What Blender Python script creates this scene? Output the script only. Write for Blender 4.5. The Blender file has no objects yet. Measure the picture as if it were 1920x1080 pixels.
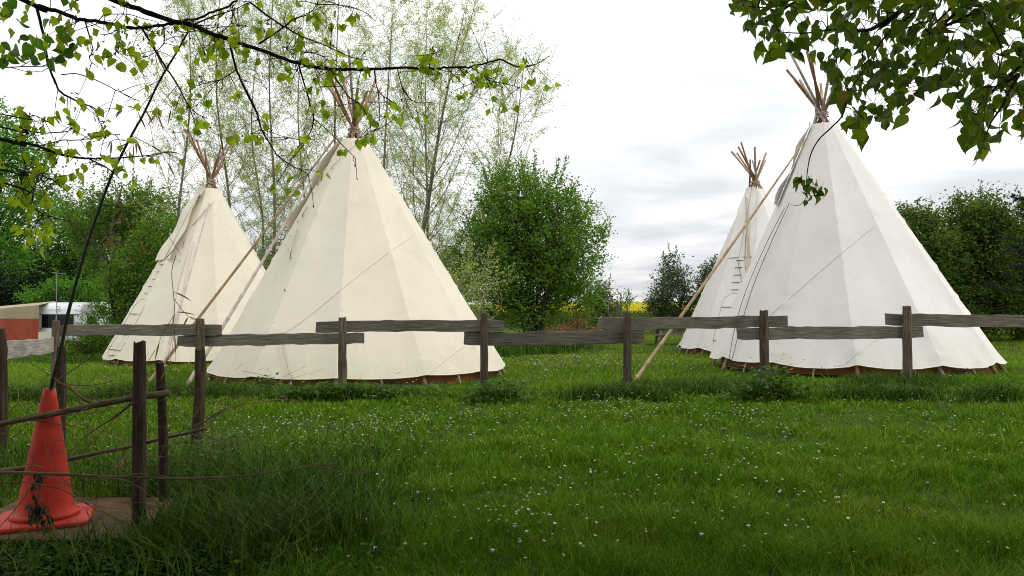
import bpy, math
import numpy as np
from mathutils import Vector
R_ = np.random.default_rng
scene = bpy.context.scene

# ------------------------------------------------------------------ camera
F, CX, CY, CAMH, HOR = 1493.0, 960.0, 540.0, 1.65, 572.0
TH = math.atan((HOR - CY) / F)
cam_d = bpy.data.cameras.new('camera')
cam_d.sensor_width = 36.0
cam_d.lens = F / 1920 * 36
cam_d.clip_start, cam_d.clip_end = 0.05, 3000
cam = bpy.data.objects.new('camera', cam_d)
cam.location = (0, 0, CAMH)
cam.rotation_euler = (math.pi / 2 + TH, 0, 0)
scene.collection.objects.link(cam)
scene.camera = cam

# ------------------------------------------------------------------ sky and sun
SUN_ELEV, SUN_AZ = math.radians(48), math.radians(98)     # azimuth: clockwise from the view direction (+Y)
world = bpy.data.worlds.new('World')
scene.world = world
world.use_nodes = True
nt = world.node_tree
nt.nodes.clear()
def N(nt, t, **kw):
    n = nt.nodes.new(t)
    for k, v in kw.items():
        setattr(n, k, v)
    return n
def L(nt, a, b):
    nt.links.new(a, b)
def math_node(nt, op, a, b=None, clamp=False):
    n = N(nt, 'ShaderNodeMath', operation=op, use_clamp=clamp)
    for i, v in enumerate((a, b)):
        if v is None: continue
        if isinstance(v, (int, float)): n.inputs[i].default_value = v
        else: L(nt, v, n.inputs[i])
    return n.outputs[0]
wo = N(nt, 'ShaderNodeOutputWorld')
bg = N(nt, 'ShaderNodeBackground')
bg.inputs['Strength'].default_value = 0.1
L(nt, bg.outputs[0], wo.inputs[0])
sky = N(nt, 'ShaderNodeTexSky', sky_type='NISHITA')
sky.sun_disc = False
sky.sun_elevation = SUN_ELEV
sky.sun_rotation = SUN_AZ
tc = N(nt, 'ShaderNodeTexCoord')
sep = N(nt, 'ShaderNodeSeparateXYZ')
L(nt, tc.outputs['Generated'], sep.inputs[0])
zc = math_node(nt, 'MAXIMUM', sep.outputs[2], 0.0)
den = math_node(nt, 'ADD', zc, 0.10)
comb = N(nt, 'ShaderNodeCombineXYZ')
L(nt, math_node(nt, 'DIVIDE', sep.outputs[0], den), comb.inputs[0])
L(nt, math_node(nt, 'DIVIDE', sep.outputs[1], den), comb.inputs[1])
nz = N(nt, 'ShaderNodeTexNoise')
nz.inputs['Scale'].default_value = 0.95
nz.inputs['Detail'].default_value = 5
nz.inputs['Roughness'].default_value = 0.52
nz.inputs['Distortion'].default_value = 0.3
L(nt, comb.outputs[0], nz.inputs['Vector'])
ramp = N(nt, 'ShaderNodeValToRGB')
ramp.color_ramp.elements[0].position = 0.38
ramp.color_ramp.elements[0].color = (0.79, 0.805, 0.84, 1)
ramp.color_ramp.elements[1].position = 0.62
ramp.color_ramp.elements[1].color = (1.16, 1.16, 1.17, 1)
L(nt, nz.outputs[0], ramp.inputs[0])
cie = math_node(nt, 'MULTIPLY', math_node(nt, 'ADD', math_node(nt, 'MULTIPLY', zc, 1.4), 0.87), 10.0)
cl = N(nt, 'ShaderNodeMix', data_type='RGBA', blend_type='MULTIPLY')
cl.inputs[0].default_value = 1
L(nt, ramp.outputs[0], cl.inputs[6])
cc = N(nt, 'ShaderNodeCombineXYZ')
for i in range(3): L(nt, cie, cc.inputs[i])
L(nt, cc.outputs[0], cl.inputs[7])
mixs = N(nt, 'ShaderNodeMix', data_type='RGBA')
mixs.inputs[0].default_value = 0.93
L(nt, sky.outputs[0], mixs.inputs[6])
L(nt, cl.outputs[2], mixs.inputs[7])
L(nt, mixs.outputs[2], bg.inputs[0])

sun_d = bpy.data.lights.new('sun', 'SUN')
sun_d.energy = 1.35
sun_d.angle = math.radians(14)
sun_d.color = (1.0, 0.96, 0.88)
sun = bpy.data.objects.new('sun', sun_d)
sdir = Vector((math.sin(SUN_AZ) * math.cos(SUN_ELEV), math.cos(SUN_AZ) * math.cos(SUN_ELEV), math.sin(SUN_ELEV)))
sun.rotation_euler = sdir.to_track_quat('Z', 'Y').to_euler()
scene.collection.objects.link(sun)

scene.view_settings.view_transform = 'Standard'
scene.view_settings.look = 'None'
scene.view_settings.exposure = 0.0
scene.view_settings.gamma = 1.0
scene.view_settings.use_curve_mapping = False
scene.render.engine = 'CYCLES'
scene.cycles.use_denoising = True
scene.cycles.denoiser = 'OPENIMAGEDENOISE'
scene.cycles.denoising_input_passes = 'RGB_ALBEDO_NORMAL'
scene.cycles.denoising_prefilter = 'NONE'
scene.cycles.use_adaptive_sampling = False
scene.cycles.sample_clamp_indirect = 4.0
scene.cycles.filter_width = 1.0
scene.cycles.max_bounces = 6
scene.cycles.diffuse_bounces = 4
scene.cycles.transmission_bounces = 4
scene.cycles.transparent_max_bounces = 4

# ------------------------------------------------------------------ pixel / ground helpers
def ray(px, py):
    a, b = (px - CX) / F, (CY - py) / F
    return np.array([a, math.cos(TH) - b * math.sin(TH), math.sin(TH) + b * math.cos(TH)])
def at(px, py, Y):
    d = ray(px, py)
    return np.array([0, 0, CAMH]) + d * (Y / d[1])
def sstep(a, b, x):
    t = np.clip((np.asarray(x, float) - a) / (b - a), 0, 1)
    return t * t * (3 - 2 * t)
def gz(x, y):
    """height of the ground"""
    x = np.asarray(x, float); y = np.asarray(y, float)
    z = -0.42 * sstep(3, 15, -x) * sstep(17, 30, y)
    z = z + 0.17 * sstep(-1, 9, x) * sstep(8, 14, y) * (1 - sstep(18, 24, y))
    z = z + 0.022 * np.sin(x * 1.3 + 0.7 * y) * np.sin(y * 0.9 - 0.4 * x) * sstep(3, 6, y)
    z = z + 0.006 * np.maximum(y - 48, 0) * (y < 400) + 0.006 * 352 * (y >= 400)
    return z
def ground(px, py):
    d = ray(px, py)
    s = -CAMH / d[2]
    for _ in range(30):
        p = np.array([0, 0, CAMH]) + d * s
        s = (gz(p[0], p[1]) - CAMH) / d[2]
    return np.array([0, 0, CAMH]) + d * s
def project(P):
    P = np.asarray(P, float)
    x, y, z = P[..., 0], P[..., 1], P[..., 2] - CAMH
    fw = y * math.cos(TH) + z * math.sin(TH)
    up = -y * math.sin(TH) + z * math.cos(TH)
    return np.stack([CX + F * x / fw, CY - F * up / fw], -1)
def norm(v):
    v = np.asarray(v, float)
    return v / np.maximum(np.linalg.norm(v, axis=-1, keepdims=True), 1e-9)

# ------------------------------------------------------------------ mesh builder
class MB:
    def __init__(s):
        s.V, s.F, s.n = [], [], 0
    def add(s, V, Fc):
        """V (n,3), Fc array (m,k) or list of such arrays"""
        V = np.asarray(V, float).reshape(-1, 3)
        for f in (Fc if isinstance(Fc, list) else [Fc]):
            f = np.asarray(f, int)
            if len(f): s.F.append(f + s.n)
        s.V.append(V); s.n += len(V)
        return s
    def mesh(s, name, smooth=False):
        V = np.concatenate(s.V)
        me = bpy.data.meshes.new(name)
        me.vertices.add(len(V)); me.vertices.foreach_set('co', V.astype(np.float32).ravel())
        tot = np.concatenate([np.full(len(f), f.shape[1]) for f in s.F])
        idx = np.concatenate([f.ravel() for f in s.F])
        st = np.concatenate([[0], np.cumsum(tot)[:-1]])
        me.loops.add(len(idx)); me.loops.foreach_set('vertex_index', idx.astype(np.int32))
        me.polygons.add(len(tot))
        me.polygons.foreach_set('loop_start', st.astype(np.int32))
        me.polygons.foreach_set('loop_total', tot.astype(np.int32))
        me.polygons.foreach_set('use_smooth', np.full(len(tot), smooth))
        me.update(calc_edges=True)
        return me
    def build(s, name, mat, parent=None, smooth=False, origin=None):
        if origin is not None:
            s.V = [v - np.asarray(origin) for v in s.V]
        me = s.mesh(name, smooth)
        me.materials.append(mat)
        return link(name, me, parent, origin)
    # shapes
    def tube(s, pts, rad, n=6, cap=True, rng=None, rough=0.0):
        pts = np.asarray(pts, float); k = len(pts)
        rad = np.broadcast_to(np.asarray(rad, float), (k,))
        t = norm(np.gradient(pts, axis=0))
        ref = np.array([0, 0, 1.0]) if abs(t[:, 2]).mean() < 0.8 else np.array([1.0, 0, 0])
        u = norm(np.cross(t, ref)); v = np.cross(t, u)
        a = np.arange(n) / n * 2 * math.pi
        r = rad[:, None] * np.ones((1, n))
        if rng is not None: r = r * (1 + rough * rng.standard_normal((k, n)))
        V = pts[:, None] + r[..., None] * (np.cos(a)[None, :, None] * u[:, None] + np.sin(a)[None, :, None] * v[:, None])
        i, j = np.meshgrid(np.arange(k - 1), np.arange(n), indexing='ij')
        q = np.stack([i * n + j, i * n + (j + 1) % n, (i + 1) * n + (j + 1) % n, (i + 1) * n + j], -1).reshape(-1, 4)
        fs = [q]
        if cap:
            fs += [np.arange(n)[None, ::-1], (np.arange(n) + (k - 1) * n)[None]]
        return s.add(V.reshape(-1, 3), fs)
    def box(s, c, size, rot=None):
        h = np.array(size) / 2
        V = np.array([[x, y, z] for x in (-1, 1) for y in (-1, 1) for z in (-1, 1)], float) * h
        if rot is not None: V = V @ np.asarray(rot).T
        V = V + np.asarray(c)
        return s.add(V, np.array([[0, 1, 3, 2], [4, 6, 7, 5], [0, 4, 5, 1], [2, 3, 7, 6], [0, 2, 6, 4], [1, 5, 7, 3]]))
    def grid(s, P, closed=False):
        """P (a,b,3) grid of points -> quads"""
        a, b = P.shape[:2]
        i, j = np.meshgrid(np.arange(a - 1), np.arange(b if closed else b - 1), indexing='ij')
        q = np.stack([i * b + j, i * b + (j + 1) % b, (i + 1) * b + (j + 1) % b, (i + 1) * b + j], -1).reshape(-1, 4)
        return s.add(P.reshape(-1, 3), q)

def link(name, me, parent=None, origin=None):
    o = bpy.data.objects.new(name, me)
    scene.collection.objects.link(o)
    if origin is not None: o.location = Vector(origin)
    if parent is not None:
        o.parent = parent
        pl = parent.location if parent.parent is None else parent.location + parent.parent.location
        o.location = Vector(origin if origin is not None else (0, 0, 0)) - pl
    return o
def empty(name, loc):
    o = bpy.data.objects.new(name, None)
    o.empty_display_size = 0.2
    o.location = Vector(loc)
    scene.collection.objects.link(o)
    return o
def tag(o, label=None, cat=None, group=None, kind=None):
    if label: o['label'] = label
    if cat: o['category'] = cat
    if group: o['group'] = group
    if kind: o['kind'] = kind
    return o
def curve_pts(P, n):
    """Catmull-Rom through the points, n per span"""
    P = np.asarray(P, float)
    Q = np.vstack([2 * P[0] - P[1], P, 2 * P[-1] - P[-2]])
    out = []
    for i in range(1, len(Q) - 2):
        t = np.linspace(0, 1, n, endpoint=False)[:, None]
        p0, p1, p2, p3 = Q[i - 1], Q[i], Q[i + 1], Q[i + 2]
        out.append(0.5 * (2 * p1 + (p2 - p0) * t + (2 * p0 - 5 * p1 + 4 * p2 - p3) * t ** 2 + (3 * p1 - p0 - 3 * p2 + p3) * t ** 3))
    out.append(P[-1:])
    return np.vstack(out)

# ------------------------------------------------------------------ materials
def new_mat(name):
    m = bpy.data.materials.new(name)
    m.use_nodes = True
    n = m.node_tree
    b = n.nodes['Principled BSDF']
    return m, n, b
def rgb(c): return (c[0], c[1], c[2], 1)
def noise_color(n, vec, scale, cols, detail=4, rough=0.6, pos=None, stretch=None):
    if stretch is not None:
        mp = N(n, 'ShaderNodeMapping')
        mp.inputs['Scale'].default_value = stretch
        L(n, vec, mp.inputs[0]); vec = mp.outputs[0]
    t = N(n, 'ShaderNodeTexNoise')
    t.inputs['Scale'].default_value = scale
    t.inputs['Detail'].default_value = detail
    t.inputs['Roughness'].default_value = rough
    L(n, vec, t.inputs['Vector'])
    r = N(n, 'ShaderNodeValToRGB')
    e = r.color_ramp.elements
    pos = pos or np.linspace(0.3, 0.7, len(cols))
    while len(e) < len(cols): e.new(0.5)
    for k, c in enumerate(cols):
        e[k].position = pos[k]; e[k].color = rgb(c)
    L(n, t.outputs[0], r.inputs[0])
    return r.outputs[0], t.outputs[0]
def mixc(n, fac, a, b, mode='MIX'):
    m = N(n, 'ShaderNodeMix', data_type='RGBA', blend_type=mode)
    for sock, v in ((m.inputs[0], fac), (m.inputs[6], a), (m.inputs[7], b)):
        if isinstance(v, (int, float)): sock.default_value = v
        elif isinstance(v, tuple): sock.default_value = rgb(v)
        else: L(n, v, sock)
    return m.outputs[2]
def bump(n, b, h, strength=0.3, dist=0.01):
    bp = N(n, 'ShaderNodeBump')
    bp.inputs['Strength'].default_value = strength
    bp.inputs['Distance'].default_value = dist
    L(n, h, bp.inputs['Height'])
    L(n, bp.outputs[0], b.inputs['Normal'])
def leaf_mat(name, cols, trans=0.45, tcol=None, rough=0.5, patch=None, spec=0.3):
    """per-leaf colour, part of the light shines through"""
    m, n, b = new_mat(name)
    g = N(n, 'ShaderNodeNewGeometry')
    r = N(n, 'ShaderNodeValToRGB')
    e = r.color_ramp.elements
    while len(e) < len(cols): e.new(0.5)
    for k, c in enumerate(cols):
        e[k].position = k / max(1, len(cols) - 1); e[k].color = rgb(c)
    L(n, g.outputs['Random Per Island'], r.inputs[0])
    col = r.outputs[0]
    if patch:
        o = N(n, 'ShaderNodeTexCoord')
        pc, _ = noise_color(n, g.outputs['Position'], patch[0], patch[1], detail=3)
        col = mixc(n, patch[2], col, pc)
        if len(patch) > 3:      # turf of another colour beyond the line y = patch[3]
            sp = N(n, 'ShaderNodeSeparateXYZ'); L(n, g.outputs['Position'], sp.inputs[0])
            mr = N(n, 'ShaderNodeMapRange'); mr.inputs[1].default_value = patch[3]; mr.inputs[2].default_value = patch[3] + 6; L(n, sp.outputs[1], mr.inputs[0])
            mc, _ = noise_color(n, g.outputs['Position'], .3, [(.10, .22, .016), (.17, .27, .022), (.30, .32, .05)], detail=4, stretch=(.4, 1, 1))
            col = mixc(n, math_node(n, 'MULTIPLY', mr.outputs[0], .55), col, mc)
    L(n, col, b.inputs['Base Color'])
    b.inputs['Roughness'].default_value = rough
    b.inputs['Specular IOR Level'].default_value = spec
    tr = N(n, 'ShaderNodeBsdfTranslucent')
    tc_ = mixc(n, 1.0, col, tcol or (1.5, 1.6, 0.7), 'MULTIPLY')
    L(n, tc_, tr.inputs[0])
    ms = N(n, 'ShaderNodeMixShader')
    ms.inputs[0].default_value = trans
    L(n, b.outputs[0], ms.inputs[1]); L(n, tr.outputs[0], ms.inputs[2])
    L(n, ms.outputs[0], n.nodes['Material Output'].inputs[0])
    return m
def wood_mat(name, cols, axis=2, scale=6, rough=0.85, bstr=0.6, stretch=18):
    m, n, b = new_mat(name)
    tc = N(n, 'ShaderNodeTexCoord')
    oi = N(n, 'ShaderNodeObjectInfo')
    ad = N(n, 'ShaderNodeVectorMath', operation='ADD')
    L(n, tc.outputs['Object'], ad.inputs[0])
    sc = N(n, 'ShaderNodeVectorMath', operation='SCALE')
    cx = N(n, 'ShaderNodeCombineXYZ')
    for i in range(3): L(n, oi.outputs['Random'], cx.inputs[i])
    L(n, cx.outputs[0], sc.inputs[0]); sc.inputs['Scale'].default_value = 37
    L(n, sc.outputs[0], ad.inputs[1])
    st = [stretch] * 3; st[axis] = 1.0
    c1, f1 = noise_color(n, ad.outputs[0], scale * 0.35, cols, detail=7, rough=0.65, stretch=st)
    c2, f2 = noise_color(n, ad.outputs[0], 2.2, [(0.55, 0.55, 0.55), (1.15, 1.12, 1.08)], detail=4)
    col = mixc(n, 0.75, c1, c2, 'MULTIPLY')
    tone = math_node(n, 'ADD', math_node(n, 'MULTIPLY', oi.outputs['Random'], .5), .75)
    tcx = N(n, 'ShaderNodeCombineXYZ')
    for i in range(3): L(n, tone, tcx.inputs[i])
    col = mixc(n, 1.0, col, tcx.outputs[0], 'MULTIPLY')
    L(n, col, b.inputs['Base Color'])
    b.inputs['Roughness'].default_value = rough
    b.inputs['Specular IOR Level'].default_value = 0.2
    bump(n, b, f1, bstr, 0.012)
    return m
def plain_mat(name, col, rough=0.6, var=0.25, scale=8, spec=0.4, bstr=0.1):
    m, n, b = new_mat(name)
    tc = N(n, 'ShaderNodeTexCoord')
    lo = tuple(c * (1 - var) for c in col); hi = tuple(min(1, c * (1 + var)) for c in col)
    c1, f1 = noise_color(n, tc.outputs['Object'], scale, [lo, col, hi], detail=5)
    L(n, c1, b.inputs['Base Color'])
    b.inputs['Roughness'].default_value = rough
    b.inputs['Specular IOR Level'].default_value = spec
    if bstr: bump(n, b, f1, bstr, 0.01)
    return m
def canvas_mat(name, col, stain):
    m, n, b = new_mat(name)
    tc = N(n, 'ShaderNodeTexCoord')
    c1, f1 = noise_color(n, tc.outputs['Object'], 0.9, [tuple(c * 0.93 for c in col), col, tuple(min(1, c * 1.04) for c in col)], detail=5)
    c2, f2 = noise_color(n, tc.outputs['Object'], 1.7, [stain, (1, 1, 1)], detail=8, rough=0.7, pos=[0.26, 0.44])
    col_ = mixc(n, 0.8, c1, c2, 'MULTIPLY')
    sx = N(n, 'ShaderNodeSeparateXYZ'); L(n, tc.outputs['Object'], sx.inputs[0])
    mr = N(n, 'ShaderNodeMapRange'); mr.inputs[1].default_value = 1.1; mr.inputs[2].default_value = 0.1; L(n, sx.outputs[2], mr.inputs[0])
    c4, f4 = noise_color(n, tc.outputs['Object'], 5, [(0, 0, 0), (1, 1, 1)], detail=8, rough=.7, pos=[.38, .68])
    dirt = math_node(n, 'MULTIPLY', math_node(n, 'MULTIPLY', mr.outputs[0], f4), .75, True)
    col_ = mixc(n, dirt, col_, tuple(c * k for c, k in zip(col, (.66, .68, .60))))
    c3, f3 = noise_color(n, tc.outputs['Object'], 60, [(0.95, 0.95, 0.94), (1.02, 1.02, 1.02)], detail=2)
    col_ = mixc(n, 1.0, col_, c3, 'MULTIPLY')
    L(n, col_, b.inputs['Base Color'])
    b.inputs['Roughness'].default_value = 0.92
    b.inputs['Specular IOR Level'].default_value = 0.12
    w, fw = noise_color(n, tc.outputs['Object'], 3.0, [(0, 0, 0), (1, 1, 1)], detail=6, rough=0.55, stretch=(1, 1, 0.5))
    bump(n, b, fw, 0.22, 0.05)
    tr = N(n, 'ShaderNodeBsdfTranslucent')
    L(n, col_, tr.inputs[0])
    ms = N(n, 'ShaderNodeMixShader'); ms.inputs[0].default_value = 0.08
    L(n, b.outputs[0], ms.inputs[1]); L(n, tr.outputs[0], ms.inputs[2])
    L(n, ms.outputs[0], n.nodes['Material Output'].inputs[0])
    return m

M = {}
M['cream'] = canvas_mat('cream_canvas', (0.68, 0.622, 0.505), (0.90, 0.88, 0.81))
M['white_canvas'] = canvas_mat('white_canvas', (0.70, 0.668, 0.625), (0.87, 0.86, 0.83))
M['seam'] = plain_mat('seam_thread', (0.62, 0.575, 0.48), 0.9, 0.1)
M['pole'] = wood_mat('peeled_pole', [(0.13, 0.07, 0.035), (0.27, 0.15, 0.075), (0.36, 0.23, 0.13)], 2, 5, 0.7, 0.3)
M['pole_grey'] = wood_mat('weathered_pole', [(0.26, 0.21, 0.18), (0.40, 0.34, 0.30), (0.5, 0.44, 0.39)], 2, 5, 0.75, 0.3)
M['bamboo'] = wood_mat('bamboo', [(0.24, 0.16, 0.075), (0.38, 0.28, 0.15), (0.50, 0.40, 0.26)], 2, 4, 0.5, 0.15)
M['rope'] = plain_mat('rope', (0.42, 0.36, 0.27), 0.9, 0.3, 40)
M['dark_rope'] = plain_mat('dark_rope', (0.10, 0.09, 0.08), 0.9, 0.3, 40)
M['liner'] = plain_mat('brown_liner', (0.30, 0.115, 0.035), 0.9, 0.2, 3)
M['sheet'] = plain_mat('green_groundsheet', (0.035, 0.06, 0.055), 0.5, 0.4, 5)
M['board'] = wood_mat('weathered_board', [(0.06, 0.052, 0.040), (0.16, 0.14, 0.112), (0.27, 0.245, 0.20)], 0, 9, 0.9, 0.8, 26)
M['pale_board'] = wood_mat('pale_board', [(0.17, 0.155, 0.13), (0.34, 0.315, 0.275), (0.45, 0.42, 0.37)], 1, 6, 0.9, 0.4, 16)
M['post'] = wood_mat('rough_post', [(0.040, 0.031, 0.021), (0.110, 0.086, 0.06), (0.20, 0.16, 0.115)], 2, 9, 0.95, 1.0, 12)
M['stake'] = wood_mat('dark_stake', [(0.018, 0.013, 0.009), (0.05, 0.034, 0.022), (0.085, 0.06, 0.04)], 2, 9, 0.95, 1.0, 10)
M['bark'] = wood_mat('grey_bark', [(0.10, 0.088, 0.068), (0.19, 0.165, 0.13), (0.27, 0.24, 0.19)], 2, 8, 0.95, 0.8, 6)
M['dark_bark'] = wood_mat('dark_bark', [(0.018, 0.014, 0.012), (0.045, 0.036, 0.03), (0.08, 0.066, 0.055)], 2, 10, 0.9, 0.8, 5)
M['dead'] = wood_mat('dead_branch', [(0.05, 0.036, 0.022), (0.12, 0.085, 0.05), (0.19, 0.14, 0.09)], 0, 10, 0.9, 0.6, 4)
M['twig'] = plain_mat('pale_twig', (0.12, 0.082, 0.042), 0.9, 0.4, 20)
M['cane'] = plain_mat('dark_cane', (0.022, 0.026, 0.014), 0.5, 0.4, 12)
M['dry_leaf'] = leaf_mat('dry_leaf', [(0.20, 0.09, 0.03), (0.30, 0.16, 0.06), (0.12, 0.07, 0.03)], 0.35, (1.2, 1.0, 0.7))

# ------------------------------------------------------------------ leaves
def leaf_quads(P, D, Nn, ln, wd, fold=0.25):
    """diamond leaves of two triangles: base, left, tip, right"""
    n = len(P)
    D = norm(D); S = norm(np.cross(D, Nn)); U = np.cross(S, D)
    ln = np.broadcast_to(ln, (n,))[:, None]; wd = np.broadcast_to(wd, (n,))[:, None]
    m = P + D * ln * 0.45 + U * wd * fold
    V = np.stack([P, m + S * wd * 0.5, P + D * ln, m - S * wd * 0.5], 1)
    i = np.arange(n)[:, None] * 4
    Fc = np.concatenate([i + np.array([[0, 1, 2]]), i + np.array([[0, 2, 3]])])
    return V.reshape(-1, 3), Fc
def rand_dirs(rng, n):
    return norm(rng.standard_normal((n, 3)))
def clump_leaves(rng, C, rad, n_per, size, up=0.5, flat=0.8):
    """leaves spread round each clump centre"""
    k = len(C)
    P = np.repeat(C, n_per, 0) + rng.standard_normal((k * n_per, 3)) * np.repeat(np.broadcast_to(rad, (k,)), n_per)[:, None] * np.array([0.6, 0.6, 0.6 * flat])
    n = len(P)
    D = rand_dirs(rng, n); D[:, 2] = D[:, 2] * 0.6 - 0.15
    Nn = rand_dirs(rng, n); Nn[:, 2] += up
    s = size * rng.uniform(0.6, 1.25, n)
    return leaf_quads(P, D, Nn, s, s * rng.uniform(0.5, 0.75, n))

GREEN = {
 'willow': ([(0.26, 0.30, 0.12), (0.34, 0.39, 0.17), (0.42, 0.45, 0.24)], 0.6),
 'hazel': ([(0.055, 0.12, 0.016), (0.10, 0.20, 0.026), (0.17, 0.29, 0.045)], 0.5),
 'mid': ([(0.06, 0.115, 0.017), (0.10, 0.18, 0.028), (0.15, 0.24, 0.045)], 0.45),
 'bright': ([(0.06, 0.16, 0.02), (0.10, 0.24, 0.03), (0.15, 0.30, 0.05)], 0.45),
 'dark': ([(0.016, 0.036, 0.014), (0.030, 0.062, 0.022), (0.055, 0.09, 0.034)], 0.25),
 'hedge': ([(0.025, 0.058, 0.011), (0.050, 0.105, 0.018), (0.095, 0.16, 0.028), (0.16, 0.18, 0.035)], 0.35),
 'euc': ([(0.035, 0.06, 0.028), (0.065, 0.10, 0.045), (0.10, 0.14, 0.065)], 0.3),
 'spruce': ([(0.012, 0.02, 0.015), (0.03, 0.042, 0.03), (0.05, 0.05, 0.035)], 0.1),
}
for k, (c, t) in GREEN.items():
    M['leaf_' + k] = leaf_mat('leaves_' + k, c, t, rough=.65, spec=.12)

def bush_tree(name, label, cat, base, ells, n_cl, n_per, cl_rad, size, leafm, seed, barkm='bark', stems=1, stem_r=0.12,
              shoots=40, group=None, spread=0.25, inner=0.35, flat=0.8, limb_frac=0.35):
    """a tree or shrub: ells = ellipsoids (dx, dy, z, rx, ry, rz) of the crown above its base"""
    rng = R_(seed)
    base = np.array([base[0], base[1], float(gz(base[0], base[1])) if len(base) < 3 else base[2]])
    root = tag(empty(name, base), label, cat, group)
    E = np.array(ells, float)
    w = (E[:, 3] * E[:, 4] * E[:, 5]) ** 0.67
    which = rng.choice(len(E), n_cl, p=w / w.sum())
    d = rand_dirs(rng, n_cl)
    r = inner + (1 - inner) * rng.uniform(0, 1, n_cl) ** 0.6
    C = base + E[which, :3] + d * r[:, None] * E[which, 3:]
    C[:, 2] = np.maximum(C[:, 2], base[2] + 0.15)
    crown = MB()
    rad = cl_rad * rng.uniform(0.6, 1.3, n_cl)
    crown.add(*clump_leaves(rng, C, rad, n_per, size, flat=flat))
    wood = MB()
    # shoots that break the outline
    out = C[rng.choice(n_cl, shoots)] if shoots else np.zeros((0, 3))
    cen = base + np.array([E[:, 0].mean(), E[:, 1].mean(), E[:, 2].mean()])
    for p in out:
        dr = norm((p - cen) * np.array([0.8, 0.8, 0.5]) + np.array([0, 0, 0.9 * np.linalg.norm(p - cen)]) + rng.standard_normal(3) * 0.3)
        ln = cl_rad * rng.uniform(1.2, 2.4)
        t = np.linspace(0, 1, 9)[1:, None]
        Q = p + dr * ln * t + np.array([0, 0, -0.1]) * ln * t ** 2
        Q = np.repeat(Q, 3, 0) + rng.standard_normal((24, 3)) * 0.05 * ln
        crown.add(*leaf_quads(Q, dr + rand_dirs(rng, 24) * 0.8, rand_dirs(rng, 24) + np.array([0, 0, .5]), size * rng.uniform(.6, 1.1, 24), size * .5))
        wood.tube(np.stack([p, p + dr * ln * 0.5, p + dr * ln]), [0.012, 0.008, 0.004], 3, False)
    # limbs from the stems to the clumps
    heads = []
    top = (E[:, 2] + E[:, 5] * 0.25).max()
    for s in range(stems):
        a = 2 * math.pi * s / stems + rng.uniform(0, 1)
        off = np.array([math.cos(a), math.sin(a), 0]) * (spread * (stems > 1))
        tip = base + np.array([E[:, 0].mean(), E[:, 1].mean(), top]) + (off * 2.6 + rng.standard_normal(3) * np.array([.2, .2, .2])) * (1 if stems > 1 else 0.5)
        b0 = base + off * 0.5 - np.array([0, 0, 0.1])
        P = curve_pts([b0, b0 + (tip - b0) * .35 + rng.standard_normal(3) * .12 + off, b0 + (tip - b0) * .7 + rng.standard_normal(3) * .15 + off * 1.3, tip], 5)
        rr = stem_r * np.linspace(1.15, 0.2, len(P)) ** 0.9
        wood.tube(P, rr, 8, True, rng, 0.05)
        heads.append(P)
    for ci in rng.choice(n_cl, int(n_cl * limb_frac), replace=False):
        c = C[ci]
        H = heads[rng.integers(len(heads))]
        hz = np.clip((c[2] - base[2]) * 0.55, 0.2, None) + base[2]
        s0 = H[np.argmin(abs(H[:, 2] - hz))]
        mid = (s0 + c) / 2 + np.array([0, 0, 0.12 * np.linalg.norm(c - s0)]) * rng.uniform(-.3, 1) + rng.standard_normal(3) * 0.08
        P = curve_pts([s0, mid, c], 4)
        wood.tube(P, np.linspace(stem_r * 0.28, 0.007, len(P)), 4, False)
    tr = wood.build('trunk', M[barkm], root, smooth=True)
    cr = crown.build('crown', M[leafm], root)
    return root

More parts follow.
